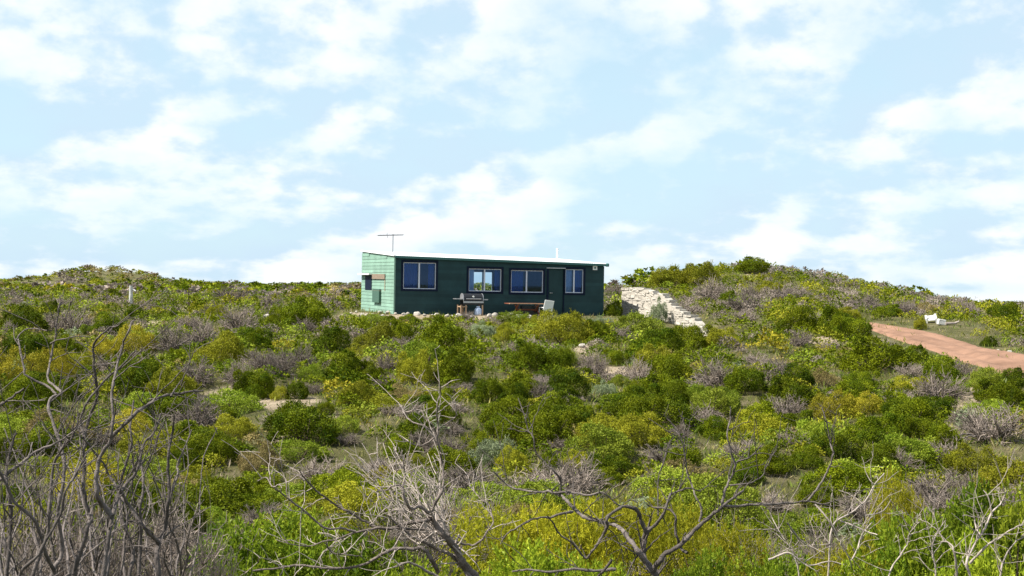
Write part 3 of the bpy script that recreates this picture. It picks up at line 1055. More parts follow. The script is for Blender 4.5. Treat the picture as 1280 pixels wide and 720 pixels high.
def rocks_row():
    pts = []
    for px in list(range(437, 500, 6)) + list(range(503, 650, 9)) + list(range(650, 680, 12)):
        pts.append((px + rng.uniform(-3, 3), 392.5 + (px - 440) * 0.018 + rng.uniform(-1.5, 2.5)))
    pts.sort()
    n = len(pts)
    for i, (px, py) in enumerate(pts):
        p = hit(px, py)
        o = link('limestone_rock', ROCKS[rng.integers(0, 6)], None, None)
        s = rng.uniform(0.07, 0.15)
        o.location = (p[0], p[1], p[2] + s * 0.35)
        o.rotation_euler = (rng.uniform(-.3, .3), rng.uniform(-.3, .3), rng.uniform(0, 6.3))
        o.scale = (s * rng.uniform(.9, 1.5), s, s)
        tag(o, f'{ordinal(i + 1)} pale rock from the left in the row before the shack', 'rock', 'pale rocks edging the ground before the shack')
    for px, py, s, lab in ((334, 399, 0.16, 'lone pale rock beside the dark shrub left of the shack'),
                           (728, 435, 0.11, 'pale rock among green shrubs below the right end of the shack'),
                           (1247, 440, 0.07, 'small pale rock at the far verge of the track'),
                           (1262, 442, 0.08, 'rounded pale rock on the track verge near the right edge'),
                           (970, 466, 0.22, 'orange-brown rock between shrubs right of the ruined wall')):
        p = hit(px, py)
        o = link('limestone_rock', ROCKS[int(px) % 6])
        o.location = (p[0], p[1], p[2] + s * 0.6)
        o.scale = (s * 1.2, s, s)
        tag(o, lab, 'rock')


rocks_row()


def ruin():
    """ruined stone wall running down the slope towards the camera"""
    D0, D1 = 63.0, 57.0
    a = at(781, 393, D0); b = at(891, 418.5, D1)
    ax = np.array([b[0] - a[0], b[1] - a[1], 0]); Lw = np.linalg.norm(ax); ax /= Lw
    nrm = np.array([ax[1], -ax[0], 0])           # towards the camera and left
    if nrm[1] > 0:
        nrm = -nrm
    rz = math.atan2(ax[1], ax[0])
    t = thing('ruined_wall', 'ruined pale limestone wall stepping down to the right of the shack', 'wall', (a[0], a[1], 0), rz)

    def uz(px, py):
        q = on_plane(px, py, a, nrm)
        return np.dot(q - a, ax), q[2]
    top = np.array([uz(*p) for p in ((781, 360.5), (800, 360), (812, 362), (819, 364), (823, 369), (830, 367), (836, 373.5), (843, 381.5), (851, 387.5), (857, 389.5), (860, 394), (865, 394), (872, 399.5), (878, 406), (884, 411.5), (892, 418))])
    zt = lambda u: np.interp(u, top[:, 0], top[:, 1])
    r = np.random.default_rng(5)
    shapes = []
    for i in range(14):
        bm = bmesh.new()
        bmesh.ops.create_cube(bm, size=1)
        bmesh.ops.subdivide_edges(bm, edges=bm.edges[:], cuts=1, use_grid_fill=True)
        for v in bm.verts:
            p = np.array(v.co)
            k = np.abs(p).max()
            p = p * (1 - 0.10 * (np.linalg.norm(p) - k)) + r.normal(size=3) * 0.022
            v.co = p
        me = bpy.data.meshes.new('stone')
        bm.to_mesh(me); bm.free()
        me.materials.append(M_LIME if i % 4 else M_LIMEW)
        shapes.append(me)
    z = min(top[:, 1].min(), float(H(b[0], b[1]))) - 0.25
    row = 0
    cnt = 0
    while z < top[:, 1].max():
        h = r.uniform(0.10, 0.15)
        u = -r.uniform(0, 0.3)
        u = 0.0
        while u < Lw:
            l = r.uniform(0.24, 0.46)
            l = min(l, Lw - u + 0.02)
            um = u + l / 2
            wp = a + ax * um
            ground = float(H(wp[0], wp[1]))
            zt_ = float(zt(um))
            if z + h * 0.45 < zt_ and z + h > ground - 0.12:
                hh = min(h, zt_ - z + 0.03)
                if hh > 0.06:
                    o = link('stone', shapes[r.integers(0, 14)], t)
                    o.location = (um, r.normal() * 0.012, z + hh / 2)
                    o.scale = (l * 1.0, 0.42 * r.uniform(0.9, 1.1), hh * 1.0)
                    o.rotation_euler = (r.normal() * 0.02, r.normal() * 0.03, r.normal() * 0.04 + (math.pi if r.random() < .5 else 0))
                    cnt += 1
            u += l
        z += h
        row += 1
    # mortar core that fills the joints, set back behind the stone faces
    c = MB()
    n = 60
    us = np.linspace(0.03, Lw - 0.03, n)
    for u0, u1 in zip(us, us[1:]):
        w0, w1 = a + ax * u0, a + ax * u1
        zb = min(float(H(w0[0], w0[1])), float(H(w1[0], w1[1]))) - 0.2
        c.prism([(u0, -0.196, zb), (u1, -0.196, zb), (u1, -0.196, max(zt(u1) - 0.015, zb + .02)), (u0, -0.196, max(zt(u0) - 0.015, zb + .02))], (0, 0.392, 0))
    c.build('mortar_core', M_LIME, t)
    print('ruin length', Lw, 'stones', cnt)
    return a, ax, nrm, Lw


RUIN = ruin()


JUNK = hit(1165, 404)


def junk_and_posts():
    p = hit(1165, 404)
    D = p[1]
    k = thing('broken_armchair', 'white broken armchair dumped on the far side of the dirt track', 'armchair', p, R(-14))
    k.scale = (0.72, 0.72, 0.58)
    k.rotation_euler = (R(4), R(-7), R(-14))
    s = D / FPX
    w = 15 * s / 2
    M = mat('grimy_white', (0.54, 0.53, 0.50), 0.7, 0.2, var=0.3, scale=6)
    MB().box((-w, -0.28, 0.16), (w * 0.75, 0.25, 0.26)).build('seat', M, k, bevel=0.02)
    MB().prism([(-w * 1.05, 0.25, 0.12), (w * 0.95, 0.25, 0.12), (w * 1.0, 0.30, 0.62), (w * 0.45, 0.30, 0.50), (-w, 0.30, 0.50)], (0, 0.09, 0)).build('backrest', M, k)
    MB().prism([(w * 0.76, -0.30, 0.0), (w * 0.76, 0.24, 0.0), (w * 0.76, 0.24, 0.60), (w * 0.76, -0.30, 0.34)], (0.09, 0, 0)).build('armrest', M, k)
    MB().prism([(-w - 0.1, -0.30, 0.0), (-w - 0.1, 0.24, 0.0), (-w - 0.1, 0.24, 0.56), (-w - 0.1, -0.30, 0.38)], (0.095, 0, 0)).build('armrest', M, k)
    p = hit(1176.5, 406.5)
    o = MB().box((-0.15, -0.12, 0), (0.15, 0.12, 0.24), rot=Matrix.Rotation(R(9), 3, 'Y')).box((-0.13, -0.13, 0.05), (0.13, -0.121, 0.2), rot=Matrix.Rotation(R(9), 3, 'Y'), piv=(0, 0, 0.12)).build('concrete_block', M, None, p, bevel=0.015)
    tag(o, 'small white block lying right beside the dumped armchair', 'block')
    p = hit(1190, 407)
    q = thing('bleached_log', 'pale bleached log lying in scrub right of the white block', 'log', p, R(6))
    MB().bar((-0.27, 0, 0.07), (0.2, 0.03, 0.09), 0.055, 8, 0.045).build('stem', M_BARKL, q)
    MB().bar((0.12, 0.02, 0.09), (0.3, 0.0, 0.17), 0.045, 8, 0.035).build('stub', M_BARKL, q)
    # grey post left, thin dark stake
    g = hit(163, 384)
    s = g[1] / FPX
    k = thing('timber_post', 'weathered grey timber post standing in scrub on the far left', 'post', g, 0)
    h = 27 * s
    MB().bar((0, 0, -0.2), (0.02, 0, h * 0.55), 0.105, 9, 0.095).bar((0.02, 0, h * 0.55), (0.01, 0, h), 0.092, 9, 0.085).build('shaft', mat('grey_timber', (0.40, 0.40, 0.38), 0.9, 0.1, var=0.35, scale=9, bump=0.5), k)
    MB().bar((0.09, -0.02, h * 0.84), (0.26, -0.05, h * 0.76), 0.03, 6).build('bracket', M_WHITE, k)
    g = hit(235.5, 388)
    s = g[1] / FPX
    k = thing('fence_stake', 'thin dark fence stake right of the grey post on the left', 'stake', g, 0)
    MB().box((-0.025, -0.012, -0.2), (0.025, 0.012, 27 * s)).box((-0.012, -0.03, -0.2), (0.012, -0.0121, 27 * s)).build('shaft', M_STEM, k)


junk_and_posts()

# ------------------------------------------------------------------ shrubs
# (kind, centre x, foot y, width, height) in photograph pixels
CAT = '''
G 30 412 62 28|S 37 385 24 10|G 62 395 26 18|D 90 415 58 32|D 12 415 20 16|G 135 417 42 25|G 170 398 27 16|G 222 402 46 13|O 203 368 40 12|G 144 378 22 16
D 192 382 40 15|D 290 383 60 25|D 215 441 52 42|D 252 433 52 36|D 297 416 52 40|Y 168 441 46 38|Y 132 447 36 30|O 272 402 32 20|O 247 387 18 13|G 50 442 32 22
G 82 441 38 22|L 106 418 20 12|Y 22 479 62 42|Y 66 473 52 38|O 98 471 42 30|G 35 511 60 38|G 80 500 40 26|G 160 493 62 32|O 215 497 70 36|D 243 481 58 36
O 273 453 70 36|G 312 438 46 28|G 223 453 28 16|D 295 482 42 36|G 318 496 46 32|G 382 408 66 34|G 345 405 28 20|D 368 409 30 15|D 350 470 46 46|D 378 462 44 48
G 415 438 52 28|O 471 431 54 28|O 446 446 38 15|G 432 479 52 42|G 462 480 38 38|D 481 466 38 42|O 518 479 54 42|G 569 479 56 42|O 566 452 40 14|G 550 441 62 46
G 500 426 36 28|G 450 413 28 14|S 603 420 36 18|G 590 441 32 18|O 632 426 30 22|L 390 476 36 20|O 350 500 24 24|G 322 499 42 32|G 372 499 30 20|O 447 509 52 32
G 406 519 22 18|G 363 541 56 38|L 430 541 38 20|B 505 504 46 22|D 573 496 44 18|G 615 504 42 36|G 550 532 46 30|G 520 545 44 28|D 435 557 36 16|G 630 549 42 28
O 702 429 66 38|G 745 429 40 30|S 750 406 38 11|L 795 421 72 28|G 820 439 62 28|G 858 437 52 30|G 660 463 52 36|L 708 456 26 24|G 700 466 40 30|G 770 456 26 28
D 743 471 46 30|D 797 479 40 30|O 818 463 52 30|G 836 476 48 32|D 894 485 62 36|G 645 506 38 30|D 674 501 40 26|S 757 496 32 20|L 774 483 26 14|G 803 499 42 24
G 842 509 48 32|L 873 506 36 24|L 905 509 38 24|G 930 488 56 26|D 715 509 38 16|D 750 526 24 26|G 790 533 64 36|G 730 531 32 28|G 675 557 76 42|O 800 557 68 38
O 742 559 62 34|G 892 549 40 28|D 850 556 42 28|O 902 435 42 24|G 1000 419 52 34|G 1045 419 52 34|G 1066 425 44 28|D 1000 433 42 20|G 1095 463 82 40|G 1140 456 42 24
D 1138 473 42 20|G 1178 476 46 28|L 1232 486 42 24|G 1260 509 50 32|G 1268 481 42 20|D 1240 553 92 48|D 1205 531 44 24|Y 1043 523 52 34|Y 1077 519 48 28|B 1030 483 42 22
G 995 483 46 26|G 985 511 62 36|G 1075 486 38 22|O 1140 491 48 20|L 1195 491 34 16|G 1120 526 36 34|G 1150 547 36 24|G 1090 551 62 32|G 1255 405 36 25|G 1236 433 18 16
O 1150 412 20 16|O 835 360 54 26|O 874 354 56 25|D 888 376 48 28|D 770 373 30 26|G 767 395 26 18|G 770 352 22 14|G 940 340 52 18|G 1010 344 38 14|G 1092 354 48 14
O 960 366 40 14|D 932 389 52 24|D 985 374 52 20|D 1060 377 42 16|D 1222 374 62 20|G 910 380 26 16|G 232 586 46 42|G 278 583 46 38|B 322 590 52 34|L 375 573 62 22
G 275 636 52 36|O 245 612 40 26|G 765 598 68 28|G 857 596 50 42|O 720 590 40 24|D 815 610 40 26|G 960 590 60 32|G 1010 585 44 26|D 990 560 50 24|G 1100 590 60 34
L 1060 600 46 22|G 1020 630 60 26|O 1215 590 60 34|Y 1250 608 50 24|G 1180 560 42 28|G 690 595 36 26|O 640 590 46 30|G 600 570 50 30|D 560 575 60 34|G 500 575 44 30
D 1185 575 50 26|G 930 605 46 26|S 1052 560 26 30|G 1030 555 40 28|L 945 545 40 22|D 400 600 70 30|B 1160 395 34 16|D 1205 393 46 18|O 1060 400 40 16|G 1110 395 40 14
L 468 403 34 10|G 512 404 30 10|O 545 404 30 10|D 582 402 26 14|L 640 405 40 15|D 612 406 30 12|G 485 402 22 8|L 436 402 24 10|O 662 408 30 13
'''
KINDS = {'G': ('dark green shrub', 'shrub'), 'O': ('olive-yellow shrub', 'shrub'), 'Y': ('golden shrub', 'shrub'),
         'L': ('light green shrub', 'shrub'), 'S': ('silvery shrub', 'shrub'), 'B': ('brown shrub', 'shrub'), 'D': ('leafless grey bush', 'dead bush')}
GRP = {'shrub': 'living shrubs of the coastal heath', 'dead bush': 'leafless grey bushes of the coastal heath'}


def protos():
    P = {}
    for k, (nl, n, ln, wd, up, spk, zs) in {'G': (30, 12000, 0.062, 0.032, 0.35, 0.6, 1.0), 'O': (40, 12000, 0.062, 0.024, 0.55, 0.7, 1.0),
                                            'Y': (40, 10000, 0.062, 0.025, 0.6, 0.7, 1.0), 'L': (28, 9000, 0.07, 0.028, 0.7, 0.6, 0.95),
                                            'S': (28, 9000, 0.068, 0.026, 0.6, 0.6, 1.0), 'B': (32, 8000, 0.06, 0.024, 0.5, 0.6, 1.0)}.items():
        P[k] = []
        for i in range({'G': 6, 'O': 4}.get(k, 2)):
            r = np.random.default_rng(100 + ord(k) * 7 + i)
            V, F, C, c = crown(r, nl + r.integers(-5, 6), n, ln, wd, up, zs=zs, spiky=spk)
            V[:, :2] *= np.array([1 + r.uniform(-.1, .1), 1 + r.uniform(-.1, .1)])
            sv, sf = stems(r, c)
            P[k].append((np_mesh('foliage', V, F, C, FOL[k]), np_mesh('branches', sv, sf, None, M_STEM)))
    P['D'] = []
    for i in range(4):
        r = np.random.default_rng(900 + i)
        V, F, C = dead_bush(r, 40, 8, 0.0135)
        tw = np_mesh('twigs', V, F, C, FOL['D'])
        ts = []
        for k in range(9):
            d = unit(r.normal(size=3) + np.array([0, 0, .3])); d[2] = abs(d[2])
            tt = np.linspace(0, 1, 6)[:, None]
            ts.append(tube(np.array([0, 0, -0.1]) + d * tt * 0.85 + np.array([0, 0, .15]) * np.sin(tt * 3) + r.normal(size=(6, 3)) * .02, np.linspace(.034, .014, 6), 5))
        sv, sf = join_tubes(ts)
        P['D'].append((tw, np_mesh('branches', sv, sf, None, M_BARK)))
    return P


PROTO = protos()
SHRUBS = []   # kind, x, y, z, rx, h, px, py


def add_shrub(k, p, rx, h):
    px, py = project(p)
    SHRUBS.append((k, p[0], p[1], p[2], rx, h, px, py))


for e in CAT.replace('\n', '|').split('|'):
    e = e.split()
    if not e:
        continue
    k, (px, py, w, h) = e[0], map(float, e[1:])
    p = hit(px, py)
    if p is None:
        continue
    s = p[1] / FPX
    add_shrub(k, p, w * s / 2 * 1.12, min(h * s * 1.02, w * s * 0.72))

# grey-green shrub against the ruined wall
_a, _ax, _n, _L = RUIN
_q = on_plane(824, 398, _a + _n * 0.75, _n)
_q[2] = H(_q[0], _q[1])
add_shrub('S', _q, 0.46, 1.05)


def in_house(x, y, pad):
    u = (x - HX) * CT + (y - HY) * ST
    v = -(x - HX) * ST + (y - HY) * CT
    return -pad < u < HL + pad and -pad - 1.2 < v < HD + pad


def near_ruin(x, y):
    q = np.array([x, y, 0]) - np.array([_a[0], _a[1], 0])
    u = q @ _ax; d = q @ _n
    return -0.8 < u < _L + 0.3 and -0.9 < d < 2.0


SAND_C = []
for sx_, sy_, rx_, ry_ in SANDY:
    _c = hit(sx_, sy_)
    if _c is not None and _c[1] < 90:
        SAND_C.append((_c[0], _c[1], rx_ / FPX * _c[1] * 0.95, 2.2 if 300 < sx_ < 420 else 1.3))
FRONT_APRON = lambda x, y: (-1.5 < -(x - HX) * ST + (y - HY) * CT < 0.5) and (-2.5 < (x - HX) * CT + (y - HY) * ST < HL - 2)


def free(x, y, r, arr, f):
    if math.hypot(x - JUNK[0], y - JUNK[1] + 1.2) < 1.9 + r:
        return False
    if in_house(x, y, 0.5 + r) or near_ruin(x, y) or on_track(x, y, r + 0.2) or FRONT_APRON(x, y):
        return False
    for cx, cy, ax_, ay_ in SAND_C:
        if ((x - cx) / ax_) ** 2 + ((y - cy) / ay_) ** 2 < 1:
            return False
    # keep the line of sight to the track clear of tall plants
    d = np.hypot(arr[:, 1] - x, arr[:, 2] - y)
    return not (d < (arr[:, 4] + r) * f).any()


fill = np.random.default_rng(77)
cand = []
arr = np.array([[0, s[1], s[2], 0, s[4]] for s in SHRUBS], float)
for it in range(14000):
    y = math.sqrt(fill.uniform(14.0 ** 2, 96.0 ** 2))
    px = fill.uniform(-40, 1320)
    d = ray(px, 400)
    x = d[0] * y
    r = fill.uniform(0.32, 0.78) * (1.15 if y > 55 else 1)
    if y > 64 and 470 < px < 750:
        continue
    if not free(x, y, r, arr, 0.66 if y < 42 else 0.78):
        continue
    n = math.sin(x * .35 + 1.3) * math.sin(y * .22 + .4) + 0.5 * math.sin(x * .8 - y * .5)
    u = fill.random()
    right = x > 6 and y > 62
    pd = 0.19 + 0.16 * (n > 0.6) + (0.17 if right else 0.08 if y > 60 else 0)
    k = 'D' if u < pd else ('G' if u < pd + .40 else 'O' if u < pd + .54 else 'L' if u < pd + .66 else 'B' if u < pd + .71 else 'S' if u < pd + .73 else 'Y' if u < pd + .75 else 'G')
    h = r * fill.uniform(0.55, 0.95)
    # keep the view to the track open
    tp = project((x, y, H(x, y) + h))
    if 1085 < tp[0] < 1290:
        yy = np.interp(tp[0], [p[0] for p in DN], [p[1] for p in DN])
        yu = np.interp(tp[0], [p[0] for p in UP], [p[1] for p in UP])
        base = project((x, y, H(x, y)))[1]
        if base > yy - 2 and tp[1] < yy - 3:
            continue
    if y < 66 and (150 < tp[0] < 177 or 226 < tp[0] < 245) and tp[1] < 386:
        continue
    if y < 33 and 325 < tp[0] < 402 and tp[1] < 508 and y > 20:
        continue
    # keep the foot of the shack and of the ruined wall in view
    if y < 62 and 425 < tp[0] < 770 and tp[1] < 393 + 0.016 * (tp[0] - 450):
        continue
    if y < 64 and 770 < tp[0] < 900 and tp[1] < np.interp(tp[0], [770, 800, 835, 870, 895], [398, 400, 412, 420, 426]):
        continue
    arr = np.vstack([arr, [0, x, y, 0, r]])
    cand.append((k, x, y, float(H(x, y)), r, h, *project((x, y, H(x, y)))))
cand.sort(key=lambda c: -(c[4] / c[2] * (1 if 0 < c[6] < 1280 else 0.3)))
n_shrub = sum(s[0] != 'D' for s in SHRUBS); n_dead = len(SHRUBS) - n_shrub
REST = []
for c in cand:
    if c[0] == 'D':
        if n_dead < 150 and 0 < c[6] < 1280:
            SHRUBS.append(c); n_dead += 1
        else:
            REST.append(c)
    elif n_shrub < 285 and 0 < c[6] < 1280:
        SHRUBS.append(c); n_shrub += 1
    else:
        REST.append(c)
print('shrubs', n_shrub, 'dead', n_dead, 'rest', len(REST))


def zone(px, py, D, x):
    if D < 17:
        b = 'just behind the dead branches'
    elif D < 24:
        b = 'on the dip floor'
    elif D < 33:
        b = 'on the lower slope'
    elif D < 44:
        b = 'on the middle slope'
    elif D < 57:
        b = 'on the upper slope'
    elif D < 72:
        b = 'level with the shack'
    else:
        b = 'on the skyline hill' if x > 4 else 'on the far flat'
    if D >= 57:
        a = 'left of the shack' if px < 470 else ('behind the shack' if px < 757 else 'right of the shack')
    else:
        a = 'left of the shack' if px < 440 else ('below the shack' if px < 775 else ('below the ruined wall' if px < 985 else 'towards the track'))
    return b, a


def place_shrubs():
    byz = {}
    for s in SHRUBS:
        byz.setdefault((s[0],) + zone(s[6], s[7], s[2], s[1]), []).append(s)
    r = np.random.default_rng(3)
    for (k, b, a), L in byz.items():
        L.sort(key=lambda s: s[6])
        base, cat = KINDS[k]
        for i, s in enumerate(L):
            if len(L) == 1:
                lab = f'only {base} {b} {a}'
            elif i == 0:
                lab = f'leftmost {base} {b} {a}'
            elif i == len(L) - 1:
                lab = f'rightmost {base} {b} {a}'
            else:
                lab = f'{ordinal(i + 1)} {base} from left {b} {a}'
            nm = 'shrub' if k != 'D' else 'dead_bush'
            t = thing(nm, lab, cat, (s[1], s[2], s[3] - 0.02), r.uniform(0, 6.28), GRP[cat])
            t.scale = (s[4], s[4], s[5])
            f, st = PROTO[k][r.integers(0, len(PROTO[k]))]
            link('foliage' if k != 'D' else 'twigs', f, t)
            link('branches', st, t)


place_shrubs()


# ------------------------------------------------------------------ plant masses nobody could count
def mass_templates(n, seed, ln, wd, cnt=5):
    out = []
    for i in range(cnt):
        r = np.random.default_rng(seed + i)
        V, F, C, _ = crown(r, 14, n, ln, wd, 0.45, lobe=(0.3, 0.5), inner=0.08)
        out.append((V.reshape(-1, 4, 3), C.reshape(-1, 4, 3)[:, 0]))
    return out


def plant_mass(name, label, cat, spots, templ, rs, far=None):
    """spots: kind, x, y, z, r, h -> one mesh, every plant with its kind's leaf colours"""
    VV, CC = [], []
    for k, x, y, z, r_, h in spots:
        T_ = far if far and y > 46 else templ
        V, C = T_[rs.integers(0, len(T_))]
        a = rs.uniform(0, 6.28)
        ca, sa = math.cos(a), math.sin(a)
        Q = np.stack([(V[..., 0] * ca - V[..., 1] * sa) * r_ + x, (V[..., 0] * sa + V[..., 1] * ca) * r_ + y, V[..., 2] * h + z - 0.02], -1)
        c1, c2 = (np.array(q) for q in LEAF[k])
        f = np.clip(C[:, 0] + rs.uniform(-.22, .22), 0, 1)[:, None]
        col = (c1 * (1 - f) + c2 * f) * (0.72 + 0.56 * C[:, 1:2]) * rs.uniform(0.8, 1.25)
        VV.append(Q.reshape(-1, 3)); CC.append(np.repeat(col, 4, 0))
    V = np.concatenate(VV); C = np.concatenate(CC)
    o = link(name, np_mesh(name, V, np.arange(len(V)).reshape(-1, 4), C, M_MASS))
    tag(o, label, cat, kind='stuff')
    return o


rs = np.random.default_rng(21)
TEMPL_M = mass_templates(480, 300, 0.16, 0.075)
TEMPL_M2 = mass_templates(320, 340, 0.175, 0.085)
plant_mass('low_scrub', 'low mixed scrub filling the gaps between the larger shrubs', 'scrub', [c[:6] for c in REST], TEMPL_M, rs, TEMPL_M2)

# far heath to the skyline
spots = []
for it in range(2600):
    u = rs.random()
    y = 92 * (560 / 92) ** u
    px = rs.uniform(-160, 1440)
    x = ray(px, 350)[0] * y
    if in_house(x, y, 2):
        continue
    skip = False
    for sx_, sy_, rx_, ry_ in SANDY[16:20]:
        if abs(px - sx_) < rx_ * 0.8 and y > 150 and rs.random() < 0.12:
            skip = True
    if skip:
        continue
    r_ = rs.uniform(0.55, 1.25) * (1 + y / 420)
    v = rs.random()
    n = math.sin(x * .12 + 1.3) * math.sin(y * .05 + .4)
    k = 'D' if v < .17 + .13 * (n > .3) else 'G' if v < .68 else 'O' if v < .86 else 'L' if v < .91 else 'B' if v < .97 else 'Y'
    spots.append((k, x, y, float(H(x, y)), r_, min(0.95, r_ * rs.uniform(0.4, 0.65))))
for it in range(170):
    x, y = rs.normal(-66, 10), rs.normal(212, 16)
    r_ = rs.uniform(0.6, 1.3)
    spots.append(('DGGOB'[rs.integers(0, 5)], x, y, float(H(x, y)), r_, r_ * rs.uniform(0.45, 0.7)))
TEMPL_F = mass_templates(105, 500, 0.32, 0.19)
plant_mass('distant_heath', 'distant mixed heath running to the skyline', 'heath', spots, TEMPL_F, rs)


def ground_cover():
    """grass tufts, herbs and dry stalks on the open ground"""
    n = 28000
    y = np.where(rs.random(n) < 0.6, rs.uniform(9, 46, n), np.sqrt(rs.uniform(30.0 ** 2, 82.0 ** 2, n)))
    px = rs.uniform(-90, 1370, n)
    x = (px - 640) / FPX * y + 0.0
    keep = np.ones(n, bool)
    for i in range(n):
        if in_house(x[i], y[i], 0.05) or near_ruin(x[i], y[i]) or math.hypot(x[i] - JUNK[0], y[i] - JUNK[1] + 0.8) < 1.1 or on_track(x[i], y[i], -0.55 + 0.5 * math.sin(x[i] * 3.1 + y[i] * 2.3)) and (i % 29):
            keep[i] = False
    s = np.zeros(n)
    for cx, cy, ax_, ay_ in SAND_C:
        s = np.maximum(s, np.exp(-((x - cx) / ax_) ** 2 - ((y - cy) / ay_) ** 2))
    keep &= rs.random(n) > s * 1.1
    x, y = x[keep], y[keep]
    n = len(x)
    z = H(x, y)
    pal = np.array([(0.20, 0.21, 0.035), (0.14, 0.19, 0.030), (0.27, 0.24, 0.075), (0.30, 0.25, 0.13), (0.11, 0.15, 0.025), (0.24, 0.20, 0.14), (0.20, 0.23, 0.10), (0.42, 0.33, 0.03)])
    w = np.array([.28, .23, .13, .06, .16, .06, .07, .01])
    kind = rs.choice(len(pal), n, p=w)
    nb = 7
    B = np.repeat(np.stack([x, y, z - 0.02], 1), nb, 0)
    sz = np.repeat(rs.uniform(0.08, 0.25, n) * (0.6 + 0.010 * y), nb) * rs.uniform(0.6, 1.2, n * nb)
    B[:, :2] += rs.normal(size=(n * nb, 2)) * 0.12 * np.repeat(0.7 + y * 0.012, nb)[:, None]
    ax_ = unit(rs.normal(size=(n * nb, 3)) * np.array([.55, .55, .15]) + np.array([0, 0, .8]))
    nn = unit(rs.normal(size=(n * nb, 3)))
    V, F = leaf_quads(B, ax_, nn, sz, sz * rs.uniform(.06, .16, n * nb), 0.1)
    c = pal[np.repeat(kind, nb)] * rs.uniform(.7, 1.25, n * nb)[:, None]
    o = link('ground_cover', np_mesh('ground_cover', V, F, np.repeat(c, 4, 0), M_MASS))
    tag(o, 'yellow-green grass and low herbs covering the open ground', 'grass', kind='stuff')


ground_cover()


# ------------------------------------------------------------------ foreground
def hero_mesh(seed, n, nl, ln, wd, m, up=0.7, sprigs=True):
    """leafy bush near the camera: leaves set in whorls on short upright sprigs"""
    r = np.random.default_rng(seed)
    d = unit(r.normal(size=(nl, 3))); d[:, 2] = abs(d[:, 2]) + .05; d = unit(d)
    lr = r.uniform(.22, .42, nl)
    c = d * (1 - lr)[:, None] * r.uniform(.7, 1.05, nl)[:, None]
    c[:, 2] += .1
    ns = n // 9
    j = r.integers(0, nl, ns)
    e = unit(r.normal(size=(ns, 3)) + d[j] * .8 + np.array([0, 0, .35]))
    p = c[j] + e * lr[j][:, None] * r.uniform(.6, 1.1, ns)[:, None]
    sp = unit(e * .6 + r.normal(size=(ns, 3)) * .35 + np.array([0, 0, up]))
    tone = .55 * r.random(nl)[j] + .45 * r.random(ns)
    k = 9
    P = np.repeat(p, k, 0) + np.repeat(sp, k, 0) * (r.random(ns * k) * 1.5 * ln)[:, None]
    A = unit(np.repeat(sp, k, 0) * .75 + r.normal(size=(ns * k, 3)) * .55)
    N = unit(r.normal(size=(ns * k, 3)) + np.array([0, 0, .5]))
    V, F = leaf_quads(P, A, N, ln * r.uniform(.6, 1.25, ns * k), wd * r.uniform(.7, 1.2, ns * k), .22)
    C = np.stack([np.clip(np.repeat(tone, k) * .75 + .25 * r.random(ns * k), 0, 1), r.random(ns * k), r.random(ns * k)], 1)
    sv, sf = stems(r, c, 0.02)
    return np_mesh('foliage', V, F, np.repeat(C, 4, 0), m), np_mesh('branches', sv, sf, None, M_STEM)


HERO = {'F': [hero_mesh(71 + i, 9500, 26, .060, .026, FOL['F']) for i in range(3)],
        'H': [hero_mesh(81 + i, 9500, 30, .070, .014, FOL['H']) for i in range(2)],
        'N': [hero_mesh(95, 1200, 14, .055, .022, FOL['N'])]}


def hero(kind, px, ytop, D, rx, lab, hfac=1.0, zrot=0.0, grp='leafy foreground bushes', i=None):
    x = ray(px, 600)[0] * D
    g = float(H(x, D))
    top = at(px, ytop, D)[2]
    h = max(0.35, (top - g) / 1.05)
    t = thing('leafy_bush', lab, 'bush', (x, D, g - 0.02), zrot, grp)
    t.scale = (rx, rx, h)
    L = HERO[kind]
    f, s = L[int(px) % len(L) if i is None else i]
    link('foliage', f, t); link('branches', s, t)


hero('F', 300, 655, 11.4, 0.62, 'bright green glossy bush left of the long pale dead branch', zrot=1)
hero('F', 375, 640, 11.9, 0.80, 'large bright green leafy bush behind the central dead branches', zrot=2)
hero('F', 455, 668, 11.2, 0.60, 'bright green bush below the fan of pale twigs', zrot=3)
hero('F', 520, 690, 10.6, 0.50, 'low bright green bush beside the central dead trunk', zrot=4)
hero('H', 610, 628, 13.2, 0.75, 'yellow narrow-leaved bush right of the central dead trunk', zrot=.5)
hero('H', 700, 622, 13.4, 0.80, 'yellow narrow-leaved bush behind the forked dead branch', zrot=1.5)
hero('H', 790, 618, 13.6, 0.75, 'yellow narrow-leaved bush behind the forked dead tree', zrot=2.5)
hero('H', 855, 640, 13.0, 0.55, 'yellow-green narrow-leaved bush right of the forked dead tree', zrot=3.5)
hero('F', 660, 682, 10.8, 0.60, 'low bright green bush at the bottom edge between the two dead trees', zrot=5)
hero('F', 745, 690, 10.4, 0.50, 'low green bush left of the forked dead tree base', zrot=6)
hero('H', 915, 665, 11.6, 0.55, 'yellow-green bush under the long dark dead limb', zrot=.9)
hero('F', 900, 692, 10.6, 0.50, 'low bright green bush right of the forked dead tree base', zrot=.3)
hero('F', 985, 682, 10.9, 0.50, 'low green bush at the bottom edge below the pale twigs', zrot=1.7)
hero('H', 1060, 675, 11.3, 0.50, 'yellow-green bush left of the right-hand leafy bush', zrot=2.2)
hero('F', 1135, 628, 11.6, 0.62, 'glossy yellow-green bush left behind the pale dead twigs on the right', zrot=2.9)
hero('F', 1205, 612, 11.8, 0.68, 'tall glossy bush behind the pale dead twigs on the right', zrot=3.8)
hero('F', 1275, 618, 11.4, 0.62, 'glossy bush cut by the right edge of the picture', zrot=4.6)
hero('F', 1100, 692, 10.3, 0.50, 'low glossy bush at the bottom right', zrot=5.5)
hero('H', 1118, 588, 14.0, 0.42, 'tall yellow sprigged bush right of the dark dead limb', zrot=0.2)
hero('F', 1235, 676, 10.2, 0.55, 'low glossy bush below the pale dead twigs on the right', zrot=.8)


